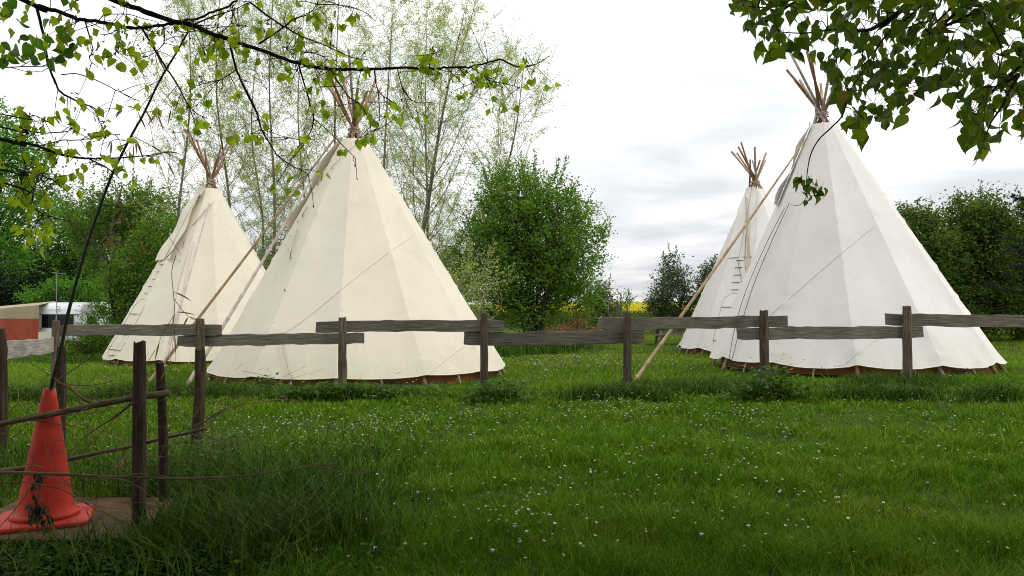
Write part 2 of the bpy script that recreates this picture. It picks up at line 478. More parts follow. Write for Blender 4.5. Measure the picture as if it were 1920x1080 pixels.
def willow(name, label, base, top, seed, n_br=46, leaf_n=36, width=2.4, group=None, trunk_r=0.07, first=0.14, size=0.078, leafm='leaf_willow', twig_n=15):
    """a tall loose tree: leaning trunk, long ascending branches, sparse small leaves along fine twigs"""
    rng = R_(seed)
    base = np.array([base[0], base[1], float(gz(base[0], base[1]))]); top = np.asarray(top, float)
    root = tag(empty(name, base), label, 'tree', group)
    H = top - base
    T = curve_pts([base - [0, 0, .1], base + H * .33 + rng.standard_normal(3) * [.18, .18, 0], base + H * .66 + rng.standard_normal(3) * [.25, .25, 0], top], 8)
    wood, crown = MB(), MB()
    wood.tube(T, trunk_r * np.linspace(1.2, 0.1, len(T)), 7, True, rng, 0.04)
    LP, LD = [], []
    for k in range(n_br):
        f = first + (0.97 - first) * (k + rng.uniform()) / n_br
        p0 = T[int(f * (len(T) - 1))]
        a = rng.uniform(0, 2 * math.pi)
        ln = width * 1.25 * (1.15 - 0.75 * abs(f - 0.45) / 0.55) * rng.uniform(.5, 1.25)
        dr = norm(np.array([math.cos(a), math.sin(a), rng.uniform(.45, 1.5)]))
        side = norm(np.cross(dr, [0, 0, 1]))
        P = curve_pts([p0, p0 + dr * ln * .4 + side * rng.normal(0, .12), p0 + dr * ln * .75 + np.array([0, 0, .12]) * ln, p0 + (dr + np.array([0, 0, .35])) * ln], 4)
        r0 = trunk_r * (1.15 - f) * 0.26
        wood.tube(P, np.linspace(r0, 0.006, len(P)), 4, False)
        for j in range(twig_n):
            q = P[rng.integers(2, len(P))]
            td = norm(dr * .5 + rand_dirs(rng, 1)[0] * .9 + np.array([0, 0, .3]))
            tl = rng.uniform(.4, 1.4)
            tq = np.stack([q, q + td * tl * .5 + rng.standard_normal(3) * .04, q + td * tl + np.array([0, 0, -.08]) * tl])
            wood.tube(tq, [0.006, 0.0045, 0.003], 3, False)
            t = rng.uniform(0.1, 1, leaf_n)[:, None]
            LP.append(q + td * tl * t + rng.standard_normal((leaf_n, 3)) * .055)
            LD.append(np.broadcast_to(td, (leaf_n, 3)) + rand_dirs(rng, leaf_n) * .9)
    P = np.vstack(LP); n = len(P)
    s = size * rng.uniform(.5, 1.2, n)
    crown.add(*leaf_quads(P, np.vstack(LD), rand_dirs(rng, n) + [0, 0, .4], s, s * .42))
    wood.build('trunk', M['bark'], root, smooth=True)
    crown.build('crown', M[leafm], root)
    return root

# ================================================================== SETTING: ground and field
def make_ground():
    xs = np.concatenate([np.linspace(-900, -60, 14), np.linspace(-56, 56, 150), np.linspace(60, 900, 14)])
    ys = np.concatenate([np.linspace(-60, 1.5, 12), np.linspace(2, 60, 150), np.linspace(64, 1500, 30)])
    X, Y = np.meshgrid(xs, ys, indexing='ij')
    P = np.stack([X, Y, gz(X, Y)], -1)
    m, n, b = new_mat('lawn_soil')
    g = N(n, 'ShaderNodeNewGeometry')
    c1, f1 = noise_color(n, g.outputs['Position'], 0.35, [(0.018, 0.035, 0.006), (0.032, 0.06, 0.009), (0.07, 0.085, 0.02)], detail=6)
    c2, f2 = noise_color(n, g.outputs['Position'], 14, [(0.5, 0.5, 0.5), (1.2, 1.2, 1.1)], detail=5, stretch=(1, .5, 1))
    c = mixc(n, 1.0, c1, c2, 'MULTIPLY')
    L(n, c, b.inputs['Base Color'])
    b.inputs['Roughness'].default_value = 1.0
    b.inputs['Specular IOR Level'].default_value = 0.05
    bump(n, b, f2, 0.8, 0.04)
    mb = MB().grid(P)
    return tag(mb.build('ground', m, smooth=True), kind='structure')
make_ground()

GRASS_COLS = [(0.015, 0.056, 0.002), (0.052, 0.145, 0.004), (0.108, 0.235, 0.007), (0.29, 0.34, 0.055)]
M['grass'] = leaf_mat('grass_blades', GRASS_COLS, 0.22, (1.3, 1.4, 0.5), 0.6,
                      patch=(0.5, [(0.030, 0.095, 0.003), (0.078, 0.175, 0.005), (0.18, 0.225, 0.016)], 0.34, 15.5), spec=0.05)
M['tall_grass'] = leaf_mat('tall_grass_blades', [(0.008, 0.028, 0.003), (0.026, 0.072, 0.005), (0.050, 0.115, 0.007), (0.12, 0.20, 0.02)], 0.12, (1.3, 1.4, 0.5), 0.6, spec=.12)

def vnoise(x, y, s, seed=0):
    """cheap smooth noise in 0..1"""
    r = R_(seed + 99)
    v = np.zeros_like(x)
    for k in range(7):
        a = r.uniform(0, 2 * math.pi); f = s * r.uniform(.5, 1.8)
        v += np.sin((x * math.cos(a) + y * math.sin(a)) * f + r.uniform(0, 6))
    return 0.5 + v / 7
def blades(mb, rng, x, y, h, w, lean=0.45, seg=2, z0=None, a=None):
    n = len(x)
    z = gz(x, y) if z0 is None else z0
    a = rng.uniform(0, 2 * math.pi, n) if a is None else a
    ld = np.stack([np.cos(a), np.sin(a), np.zeros(n)], 1)
    ln = lean * h * rng.uniform(.2, 1.6, n)
    fa = rng.uniform(0, 2 * math.pi, n)
    sd = np.stack([np.cos(fa), np.sin(fa), np.zeros(n)], 1) * (w / 2)[:, None]
    B = np.stack([x, y, z - 0.01], 1)
    up = np.array([0, 0, 1.0])
    if seg == 1:
        V = np.stack([B - sd, B + sd, B + up * h[:, None] + ld * ln[:, None]], 1)
        mb.add(V.reshape(-1, 3), np.arange(n)[:, None] * 3 + np.array([[0, 1, 2]]))
    else:
        Mid = B + up * (h * .58)[:, None] + ld * (ln * .3)[:, None]
        Tip = B + up * (h * .95)[:, None] + ld * ln[:, None]
        V = np.stack([B - sd, B + sd, Mid - sd * .75, Mid + sd * .75, Tip], 1)
        i = np.arange(n)[:, None] * 5
        mb.add(V.reshape(-1, 3), [i + np.array([[0, 1, 3, 2]]), i + np.array([[2, 3, 4]])])

TIPI_FOOT = []      # filled before the lawn is grown: (x, y, radius) kept free of blades

# ================================================================== TIPIS
class Tipi:
    def __init__(s, label, Yc, left, right, apex, phi0, door, canvas, seed, hem=0.16, scallop=0.05, npole=12,
                 top=0.945, apexY=None, ext=(0.9, 1.6), polem='pole', tops=None):
        rng = R_(seed); s.rng = rng
        s.R = (right - left) / 2 / F * Yc
        cx = ((left + right) / 2 - CX) / F * Yc
        s.z = float(gz(cx, Yc - s.R * .5)); s.C = np.array([cx, Yc, s.z])
        s.A = at(apex[0], apex[1], apexY or Yc)
        s.phi = np.radians(phi0 + np.arange(npole) * 360 / npole)
        s.np_, s.hem, s.sc, s.top, s.door = npole, hem, scallop, top, math.radians(door)
        s.root = tag(empty('tipi', s.C), label, 'tipi', 'canvas tipis on the lawn')
        TIPI_FOOT.append((cx, Yc, s.R * 0.93))
        s.H = s.A[2] - s.z
        # canvas
        K, rows = 10, 56
        cols = npole * K
        u = np.arange(cols) / K
        S = np.linspace(0, 1, rows) ** 1.15
        wr = rng.uniform(0, 6, 6)
        P = np.zeros((rows, cols, 3))
        for j in range(cols):
            for i in range(rows):
                P[i, j] = s.surf_u(u[j], S[i], 0.10)
        for q in range(npole):          # knots and stubs of the poles push small creases into the cloth
            for r in rng.choice(np.arange(3, rows - 3), 8, replace=False):
                for dj, a_ in ((-1, .35), (0, 1), (1, .35)):
                    j = (q * K + dj) % cols
                    o_ = norm((P[r, j] - s.C) * [1, 1, 0])
                    P[r, j] += o_ * .022 * a_ * rng.uniform(.4, 1.1); P[r - 1, j] -= o_ * .006 * a_
        s.P, s.S, s.K = P, S, K
        mb = MB()
        for k in range(npole):          # each panel between two poles has its own edges, so the cloth creases at the poles
            mb.grid(np.stack([P[:, (k * K + j) % cols] for j in range(K + 1)], 1))
        s.canvas = mb.build('canvas_cover', canvas, s.root, smooth=True)
        # hem cord
        hp = np.vstack([P[0], P[0][:1]])
        MB().tube(hp + [0, 0, -0.004], 0.012, 4, False).build('hem_cord', canvas, s.canvas)
        # short horizontal creases where stubs on the poles press against the cloth
        cm = MB()
        for q in range(npole):
            if math.cos(s.phi[q]) < -.3: continue
            for t in np.linspace(.08, .86, 6) + rng.normal(0, .03, 6):
                w_ = rng.uniform(.05, .12) * (1 - .4 * t); du = w_ / (s.R * (1 - t) * 2 * math.pi / npole + .05)
                sh = rng.normal(0, .12) * du
                cm.tube([s.surf_u(q + sh + du * f, t - .002 * abs(f), .103 - .012 * abs(f)) for f in (-1, -.5, 0, .5, 1)], [.002, .005, .0065, .005, .002], 5)
        cm.build('creases', canvas, s.canvas, smooth=True)['kind'] = 'stuff'
        # poles
        ctr = s.A
        order = rng.permutation(npole)
        for q, ph in enumerate(s.phi):
            b = s.C + (s.R - .045) * np.array([math.sin(ph), -math.cos(ph), 0])
            side = np.array([math.cos(ph), math.sin(ph), 0])
            c = ctr + side * 0.03 * (1 if q % 2 else -.4) + rng.normal(0, .015, 3)
            d = norm(c - b); b = b - d * .14
            lo_, hi_ = ext
            lean_l = .5 + .5 * math.sin(ph)          # feet on the right: tops lean left
            e = c + d * (rng.uniform(lo_, hi_) if tops is None else (tops[0] * (1 - lean_l) + tops[1] * lean_l) * rng.uniform(.75, 1.1))
            pts = np.linspace(b, e, 17) + rng.standard_normal((17, 3)) * 0.004
            fr_ = np.clip((np.linspace(0, 1, 17) - .74) / .26, 0, 1)[:, None] ** 1.3
            pts = pts + fr_ * rng.normal(0, .11, 3) * [1, 1, .3]
            rr = np.linspace(0.045, 0.03, 17)
            MB().tube(pts, rr, 8, True, rng, 0.03).build('pole', M[polem if q % 3 else 'pole_grey'], s.root, smooth=True, origin=b)
        # lashing where the poles cross
        a = np.linspace(0, 2 * math.pi * 5, 70)
        dn = norm(s.A - s.C)
        e1 = norm(np.cross(dn, [0, 1, 0])); e2 = np.cross(dn, e1)
        lp = ctr - dn * 0.18 + dn * (a / a[-1] * .16)[:, None] + (np.cos(a)[:, None] * e1 + np.sin(a)[:, None] * e2) * (.13 + .03 * np.sin(a * 3.3))[:, None]
        MB().tube(lp, 0.009, 5).build('lashing_rope', M['rope'], s.root, smooth=True)
        # brown inner liner and the ground sheet
        n = 48; a = np.arange(n) / n * 2 * math.pi
        zs = np.array([0.02, 0.5, 1.1])
        LP = np.stack([np.stack([s.C[0] + s.R * .93 * (1 - z * .16) * np.sin(a) + (s.A[0] - s.C[0]) * z / s.H,
                                 s.C[1] - s.R * .93 * (1 - z * .16) * np.cos(a), np.full(n, s.z + z)], -1) for z in zs])
        MB().grid(LP, closed=True).build('inner_liner', M['liner'], s.root, smooth=True)
        rr = s.R * (0.93 + 0.035 * np.sin(a * 5 + rng.uniform(0, 6)) + 0.03 * rng.standard_normal(n))
        zz = 0.035 + 0.035 * rng.uniform(0, 1, n) + 0.05 * (np.sin(a * 3 + 1) > .6)
        rows_ = [np.stack([s.C[0] + rr * f * np.sin(a), s.C[1] - rr * f * np.cos(a), s.z + zz * g + .012], -1) for f, g in ((1.0, 0.0), (0.985, 1.0), (0.93, .8), (0.85, .3))]
        MB().grid(np.stack(rows_), closed=True).build('groundsheet', M['sheet'], s.root, smooth=True)
        # guy loops and pegs at the hem
        for q in range(npole):
            u = q + 0.5
            p = s.surf_u(u, 0, .09)
            o = norm((p - s.C) * [1, 1, 0])
            g = p + o * .10; g[2] = float(gz(g[0], g[1])) - .02
            pm = MB()
            pm.tube([p + [0.01, 0, .01], (p + g) / 2 + [.012, 0, 0], g], 0.006, 4)
            pm.tube([p - [0.01, 0, -.01], (p + g) / 2 - [.012, 0, 0], g], 0.006, 4)
            pm.build('hem_tie', M['rope'], s.root)
    def pole_pt(s, k, t):
        ph = s.phi[k % s.np_]
        b = s.C + s.R * np.array([math.sin(ph), -math.cos(ph), 0])
        return b + (s.A - b) * t
    def surf_u(s, u, t, off=0.03):
        """u: position counted in poles, t: 0 at the hem .. 1 at the top"""
        k = int(math.floor(u)); f = u - k
        sc = s.sc * (math.sin(math.pi * f) ** 0.8 if 0 < f < 1 else 0) * 1.0
        h0 = (s.hem + 0.02 * math.sin(k * 2.3) - sc) / s.H
        tt = h0 + (s.top - h0) * t
        p = s.pole_pt(k, tt) * (1 - f) + s.pole_pt(k + 1, tt) * f
        ax = s.C + (s.A - s.C) * tt
        rad = (p - ax) * np.array([1, 1, 0]); rl = np.linalg.norm(rad) + 1e-6
        # the cloth hangs in a little between two poles and creases towards its pegs
        sag = -0.018 * math.sin(math.pi * f) * math.sin(math.pi * min(1, t * 1.1)) * rl
        lo = math.exp(-t * 16)
        wr = lo * (0.035 * math.cos(f * 2 * math.pi * 3) * math.sin(math.pi * f) + 0.05 * math.sin(math.pi * f)) * (s.sc / 0.06)
        wr += 0.006 * math.sin(u * 11 + t * 9) * (1 - t) + 0.004 * math.sin(u * 23 - t * 31 + math.sin(u * 5)) * (1 - t)
        return p + rad / rl * (off + sag + wr)
    def u_of(s, phi):
        return ((phi - s.phi[0]) / (2 * math.pi / s.np_))
    def surf(s, phi, t, off=0.03):
        return s.surf_u(s.u_of(phi), t, off)
    def pix(s, px, py, off=0.05):
        """the point of the near side of the canvas that shows at a pixel"""
        if not hasattr(s, '_tab'):
            s._ph = np.radians(np.linspace(-125, 125, 90)); s._tt = np.linspace(0, 1, 50)
            s._tab = np.array([[s.surf(a, t, 0.10) for t in s._tt] for a in s._ph]).reshape(-1, 3)
            s._px = project(s._tab)
        i = np.argmin(((s._px - [px, py]) ** 2).sum(1))
        ph, t = s._ph[i // 50], s._tt[i % 50]
        e = lambda a, b: ((project(s.surf(a, b, .10)) - [px, py]) ** 2).sum()
        da, dt, best = .03, .012, e(ph, t)
        for _ in range(26):
            c = [(e(ph + u * da, np.clip(t + v * dt, 0, 1)), ph + u * da, np.clip(t + v * dt, 0, 1)) for u, v in ((1, 0), (-1, 0), (0, 1), (0, -1))]
            m = min(c)
            if m[0] < best: best, ph, t = m
            else: da *= .5; dt *= .5
        p = s.surf(ph, t, .10)
        o = norm((p - s.C) * [1, 1, 0]) * .85 + np.array([0, 0, .5])
        return p + o * off
    def trace(s, pxs, off, step=9):
        """dense points on the canvas along a pixel path"""
        Q = curve_pts(np.array([[x, y, 0] for x, y in pxs], float), 24)[:, :2]
        keep = [0]
        for i in range(1, len(Q)):
            if np.hypot(*(Q[i] - Q[keep[-1]])) > step or i == len(Q) - 1: keep.append(i)
        return np.array([s.pix(x, y, off) for x, y in Q[keep]])
    def cord(s, pxs, mat='rope', r=0.008, name='rope', off=0.05):
        P = s.trace(pxs, off, 14)
        return MB().tube(P, r, 5).build(name, M[mat], s.root, smooth=True)
    def seam(s, pxs):
        P = s.trace(pxs, .006, 8)
        return MB().tube(P, 0.0042, 5).build('seam', M['seam'], s.canvas, smooth=True)
    def flaps(s, low=0.58, w=0.55, lift=0.16, mat=None, asym=(1, 1)):
        """two smoke flaps beside the lacing line at the top"""
        for sg, am in ((-1, asym[0]), (1, asym[1])):
            rows = []
            for i, t in enumerate(np.linspace(low, 1.035, 12)):
                f = (1 - (t - low) / (1.035 - low))
                p0 = s.surf(s.door + sg * 0.03, min(t, 1), .10) + (np.array([0, 0, .35]) * max(0, t - 1) * 6)
                tan = np.array([math.cos(s.door), math.sin(s.door), 0]) * sg
                on = np.array([math.sin(s.door), -math.cos(s.door), .5])
                r = []
                for j, q in enumerate(np.linspace(0, 1, 6)):
                    ww = w * am * (0.35 + 0.65 * f ** .7)
                    r.append(p0 + tan * ww * q * .75 + on * (lift * am * q ** 1.3 * (0.6 + .4 * math.sin(i * 1.1)) + .02) + np.array([0, 0, -.05 * q]))
                rows.append(r)
            MB().grid(np.array(rows)).build('smoke_flap', mat, s.root, smooth=True)
    def pins(s, t0, t1, n):
        for t in np.linspace(t0, t1, n):
            c = s.surf(s.door, t, .12)
            tan = np.array([math.cos(s.door), math.sin(s.door), 0])
            MB().tube([c - tan * .13, c + tan * .13], .011, 5).build('lacing_pin', M['pole'], s.root, smooth=True)
    def door_flap(s, t0, t1, w, mat):
        rows = []
        tan = np.array([math.cos(s.door), math.sin(s.door), 0])
        for t in np.linspace(0, 1, 12):
            tt = t0 + (t1 - t0) * t
            hw = w * (0.5 - .09 * t) * (1 if t < .82 else math.sqrt(max(0.02, 1 - ((t - .82) / .185) ** 2)))
            if t < .1: hw *= .8 + 2 * t
            rows.append([s.surf(s.door, tt, .125 + .02 * math.cos(q * 2)) + tan * hw * q for q in np.linspace(-1, 1, 7)])
        G = np.array(rows)
        MBx = MB().grid(G)
        d = MBx.build('door_flap', mat, s.root, smooth=True)
        for i in (1, 8):
            MB().tube([G[i][0] + [0, -.02, 0], G[i][3] + [0, -.02, 0], G[i][-1] + [0, -.02, 0]], .011, 5).build('spreader_stick', M['dark_rope'], d)
        edge = np.vstack([G[:, -1], G[-1, ::-1], G[::-1, 0]])
        MB().tube(edge + np.array([0, -.015, 0]), .008, 4).build('door_edge', M['rope'], d)
    def bamboo(s, foot, tip, r0=.042, r1=.024, mat='bamboo', nodes=11, name='flap_pole'):
        pts, rr = [], []
        foot, tip = np.asarray(foot), np.asarray(tip)
        sag = np.array([0, 0, -.03])
        for k in range(nodes):
            for f, m in ((0.0, 1.22), (0.06, 1.0), (0.94, 1.0)):
                q = (k + f) / nodes
                pts.append(foot + (tip - foot) * q + sag * math.sin(math.pi * q)); rr.append((r0 + (r1 - r0) * q) * m)
        pts.append(tip); rr.append(r1)
        return MB().tube(pts, rr, 8).build(name, M[mat], s.root, smooth=True, origin=foot)

# --- the large cream tipi left of centre
T = Tipi('large cream canvas tipi left of the centre, nearest of the two cream ones', 19.0, 400, 951, (664, 238), 3, -104, M['cream'], 11,
         hem=0.25, scallop=0.04, ext=(0.7, 1.8))
T.flaps(.60, .62, .14, M['cream'], (0.5, 1.0))
T.bamboo(ground(279, 717), T.pix(642, 262, .16), r0=.036, r1=.022, mat='bamboo')
T.bamboo(ground(346, 730), T.pix(620, 300, .16), mat='pole_grey')
T.seam([(440, 695), (500, 645), (560, 608), (620, 560), (668, 520), (745, 462), (785, 436)])
T.seam([(795, 708), (835, 675), (872, 648)])
T.seam([(652, 262), (600, 330), (575, 380)])
T.cord([(622, 300), (565, 420), (540, 520), (532, 600), (534, 660), (545, 700), (551, 715)], 'rope', .012)
T.cord([(680, 262), (640, 300), (600, 345), (575, 395), (548, 440), (543, 470)], 'rope', .007)
t_centre = T
# --- the cream tipi behind it on the left
T = Tipi('cream canvas tipi far left, partly hidden behind the larger cream tipi', 26.0, 214, 584, (395, 336), -6, -44, M['cream'], 12,
         hem=0.25, scallop=0.06, ext=(0.7, 2.0))
T.flaps(.56, .7, .10, M['cream'], (1.0, 1.0))
T.pins(.36, .53, 5)
T.door_flap(.02, .33, .95, M['cream'])
T.bamboo(ground(196, 676), T.pix(382, 372, .2), mat='bamboo', r0=.045)
T.bamboo(ground(303, 697), T.pix(394, 384, .12), mat='pole_grey', r0=.04, r1=.02)
T.cord([(355, 470), (335, 540), (322, 620), (318, 680)], 'rope', .009)
T.cord([(365, 455), (350, 520), (335, 600), (330, 680)], 'rope', .007)
T.cord([(402, 378), (375, 410), (352, 440), (338, 490)], 'rope', .012)
t_left = T
# --- the white tipi on the right
T = Tipi('large white canvas tipi standing nearest on the right', 19.3, 1338, 1845, (1541, 208), 10, -106, M['white_canvas'], 13,
         hem=0.27, scallop=0.08, tops=(0.55, 1.65))
T.flaps(.66, .55, .12, M['white_canvas'], (0.6, 1.0))
T.bamboo(ground(1190, 714), T.pix(1527, 262, .2), mat='bamboo', r0=.042, r1=.018, nodes=15)
T.seam([(1388, 640), (1480, 560), (1560, 490), (1630, 432), (1667, 405)])
T.seam([(1565, 700), (1605, 665), (1650, 632)])
T.seam([(1735, 582), (1790, 556)])
T.cord([(1487, 385), (1455, 455), (1420, 540), (1395, 620), (1374, 702)], 'dark_rope', .008, off=.12)
T.cord([(1478, 395), (1445, 460), (1408, 545), (1385, 620), (1371, 700)], 'dark_rope', .008, off=.12)
t_right = T
# --- the white tipi behind it
T = Tipi('smaller looking white tipi with laced door, half hidden behind the right-hand tipi', 27.0, 1274, 1668, (1416, 338), -5, -50, M['white_canvas'], 14,
         hem=0.30, scallop=0.10, ext=(0.7, 1.45))
T.flaps(.56, .62, .10, M['white_canvas'], (1.0, 1.0))
T.pins(.36, .54, 5)
T.door_flap(.03, .34, .95, M['white_canvas'])
T.bamboo(T.pix(1407, 525, .12), T.pix(1404, 372, .12), mat='bamboo', r0=.03, r1=.022, nodes=5)
T.cord([(1400, 440), (1398, 490), (1402, 520)], 'dark_rope', .008)
T.cord([(1385, 485), (1390, 520), (1396, 548)], 'dark_rope', .008)
t_far = T

# ================================================================== FENCE
def rough_post(mb, base, h, r, rng, lean=(0, 0), sides=14, rings=10, top_r=0.93, bend=0.0):
    t = np.linspace(0, 1, rings)
    P = np.stack([base[0] + lean[0] * t + bend * np.sin(t * 3.0), base[1] + lean[1] * t, base[2] - .12 + (h + .12) * t], 1)
    a = np.arange(sides) / sides * 2 * math.pi
    flute = 1 + 0.07 * rng.standard_normal(sides)
    r_ = r * np.linspace(1.04, top_r, rings)[:, None] * flute * (1 + 0.035 * rng.standard_normal((rings, sides)))
    r_[-1] *= 0.9
    V = P[:, None] + np.stack([np.cos(a) * r_, np.sin(a) * r_, np.zeros_like(r_)], -1)
    V[-1, :, 2] += rng.normal(0, .008, sides)
    mb.grid(V, closed=True)
    k = len(V.reshape(-1, 3))
    mb.F.append((np.arange(sides) + (rings - 1) * sides + mb.n - k)[None])
def plank(mb, a, b, wid, th, rng, segs=22):
    """board from a to b (points on its mid line), uneven edges, thickness towards +y"""
    t = np.linspace(0, 1, segs)
    c = np.asarray(a) + (np.asarray(b) - np.asarray(a)) * t[:, None]
    c[:, 2] += 0.012 * np.sin(t * 4 + rng.uniform(0, 6)) + .004 * np.sin(t * 17 + rng.uniform(0, 6))
    ax = norm(np.asarray(b) - np.asarray(a)); back = norm(np.cross([0, 0, 1.0], ax))
    up = np.array([0, 0, 1.0])
    e1 = wid / 2 + 0.006 * rng.standard_normal(segs); e2 = wid / 2 + 0.006 * rng.standard_normal(segs)
    e1[[0, -1]] -= rng.uniform(0, .012, 2); e2[[0, -1]] -= rng.uniform(0, .02, 2)
    bw = 0.006 * np.sin(t * 4 + 1)
    c0 = 0.004
    ring = []
    for k in range(segs):
        f = c[k] + back * bw[k]
        ring.append([f - up * (e2[k] - c0), f - up * e2[k] + back * c0, f - up * e2[k] + back * (th - c0), f - up * (e2[k] - c0) + back * th,
                     f + up * (e1[k] - c0) + back * th, f + up * e1[k] + back * (th - c0), f + up * e1[k] + back * c0, f + up * (e1[k] - c0)])
    V = np.array(ring)
    V[0] += ax * rng.normal(0, .006, (8, 1)); V[-1] += ax * rng.normal(0, .006, (8, 1))
    mb.grid(V, closed=True)
    k = len(V.reshape(-1, 3)); o = mb.n - k
    mb.F.append((np.arange(8)[::-1] + o)[None]); mb.F.append((np.arange(8) + (segs - 1) * 8 + o)[None])

FY = 14.2
def build_fence():
    rng = R_(5)
    root = tag(empty('wooden_fence', at(907, 750, FY)), 'weathered post and board fence running across the lawn in front of the tipis', 'fence')
    posts = [(105, 602, 14), (375, 598, 17), (642, 595, 17), (907, 588, 14.5), (1176, 588, 16.5), (1432, 582, 16.5), (1700, 574, 17), (1966, 568, 17)]
    for x, y, wpx in posts:
        top = at(x, y, FY); g = float(gz(top[0], FY))
        b = np.array([top[0] + rng.normal(0, .012), FY, g])
        mb = MB(); rough_post(mb, b, top[2] - g, wpx / 2 / F * FY * 1.0, rng, (top[0] - b[0], 0), 16, 12)
        mb.build('post', M['post'], root, origin=b)
    yb = FY + 0.085
    bd = [(98, 621, 415, 617.5, 21), (593, 613.5, 945, 611, 21.5), (1121, 605.5, 1477, 603.5, 22), (1661, 597.5, 2010, 606, 23),
          (332, 638.5, 682, 635.5, 21.5), (870, 634.5, 1208, 632, 26), (1383, 628, 1731, 621, 23), (1925, 632, 2260, 640, 23)]
    for k, (x0, y0, x1, y1, w) in enumerate(bd):
        a, b = at(x0, y0, yb + .012 * (k % 3)), at(x1, y1, yb + .012 * (k % 3))
        mb = MB(); plank(mb, a, b, w / F * FY, 0.038, rng)
        mb.build('board', M['board'], root, origin=a)
    # the return panel that comes towards the camera on the left
    a, b = at(-140, 672, 10.4), at(101, 647.5, FY - .05)
    mb = MB(); plank(mb, a, b, 0.28, 0.04, rng)
    mb.build('board', M['pale_board'], root, origin=a)
    return root
build_fence()

# stakes of the dead hedge at the left
def stake(label, px, ytop, ybase, Y, wpx, seed, lean_px=0, bend=0.0, top_r=.9):
    rng = R_(seed)
    b = at(px, ybase, Y); b[2] = float(gz(b[0], b[1]))
    t = at(px + lean_px, ytop, Y)
    mb = MB(); rough_post(mb, b, t[2] - b[2], wpx / 2 / F * Y, rng, (t[0] - b[0], 0), 12, 14, top_r, bend)
    return tag(mb.build('wooden_stake', M['stake'], origin=b), label, 'stake', 'stakes of the dead hedge')
stake('thick upright dark stake in front of the platform, nearest the camera', 259, 641, 1012, 5.6, 25, 21, 2)
stake('slim crooked dark stake with a lean, right of the thickest stake', 309, 680, 962, 6.35, 17, 22, -9, .012)
stake('dark stake leaning against the second fence post', 366, 655, 842, 9.2, 21, 23, 9, .02)
stake('dark stake standing behind the traffic cone', 113, 650, 846, 9.0, 18, 24, 2)
stake('dark stake cut off by the left edge of the picture', -11, 616, 830, 8.6, 36, 25, 2, .03)

# dead branches laid between the stakes
def polyline(pxs, Y0, Y1=None):
    Y1 = Y0 if Y1 is None else Y1
    k = len(pxs)
    return np.array([at(x, y, Y0 + (Y1 - Y0) * i / (k - 1)) for i, (x, y) in enumerate(pxs)])
def dead_branch(label, pxs, Y0, Y1, r0, r1, seed, twigs=6, mat='dead', tw=.5):
    rng = R_(seed)
    P = curve_pts(polyline(pxs, Y0, Y1), 5)
    o = P[0]
    root = tag(empty('dead_branch', o), label, 'branch', 'branches laid in the dead hedge')
    mb = MB(); mb.tube(P, np.linspace(r0, r1, len(P)), 8, True, rng, .06)
    lb = mb.build('limb', M[mat], root, smooth=True)
    if twigs:
        for k in range(twigs):
            tb = MB()
            i = rng.integers(1, len(P) - 1)
            ax = norm(P[min(i + 1, len(P) - 1)] - P[i - 1])
            d = norm(ax * rng.choice([-1, 1, 1]) * .8 + rand_dirs(rng, 1)[0] * [.5, .25, .8])
            ln = tw * rng.uniform(.4, 1.2)
            Q = curve_pts([P[i], P[i] + d * ln * .5 + rng.standard_normal(3) * .03, P[i] + d * ln + rng.standard_normal(3) * .06], 4)
            tb.tube(Q, np.linspace(.005, .0015, len(Q)), 4)
            if rng.uniform() < .6:
                j = len(Q) // 2; d2 = norm(d + rand_dirs(rng, 1)[0] * .8)
                tb.tube([Q[j], Q[j] + d2 * ln * .4], [.003, .001], 3)
            tb.build('twig', M['twig'], lb)
    return root
dead_branch('thick cut branch lying across the top of the traffic cone', [(-60, 808), (0, 795), (60, 783), (130, 770), (200, 755), (260, 745), (318, 737)], 5.45, 6.05, .018, .026, 31, 7)
dead_branch('dark branch slanting up behind the cone to the third stake', [(-50, 890), (48, 877), (120, 863), (180, 850), (240, 838), (300, 823), (350, 812), (388, 803)], 6.5, 6.7, .02, .012, 32, 8)
dead_branch('long thin bare switch reaching right across the cone and stakes', [(-40, 885), (56, 887), (148, 891), (222, 894), (315, 897), (370, 896), (444, 893), (518, 884), (593, 873), (637, 868)], 5.1, 5.3, .011, .002, 33, 9, 'dead', .45)
dead_branch('forked thin branch rising left of the cone tip', [(97, 712), (130, 728), (159, 750), (186, 759)], 5.9, 5.95, .006, .010, 34, 3)
dead_branch('thin dark branch slanting between cone and thickest stake', [(150, 826), (180, 804), (207, 787), (248, 757)], 6.1, 6.1, .004, .008, 35, 2, 'dead', .3)
dead_branch('thin switch arching over the daisies beside the second post', [(378, 795), (407, 773), (444, 760), (518, 750), (560, 752)], 8.6, 8.8, .010, .003, 36, 3, 'dead', .6)
dead_branch('thin grey branch crossing low behind the thickest stake', [(160, 905), (215, 880), (260, 862), (315, 838), (372, 770)], 6.0, 6.9, .006, .003, 37, 5)
dead_branch('pale thin stick rising from the platform towards the right', [(-20, 905), (50, 905), (120, 920), (180, 955), (245, 985)], 5.25, 5.3, .005, .003, 38, 5)
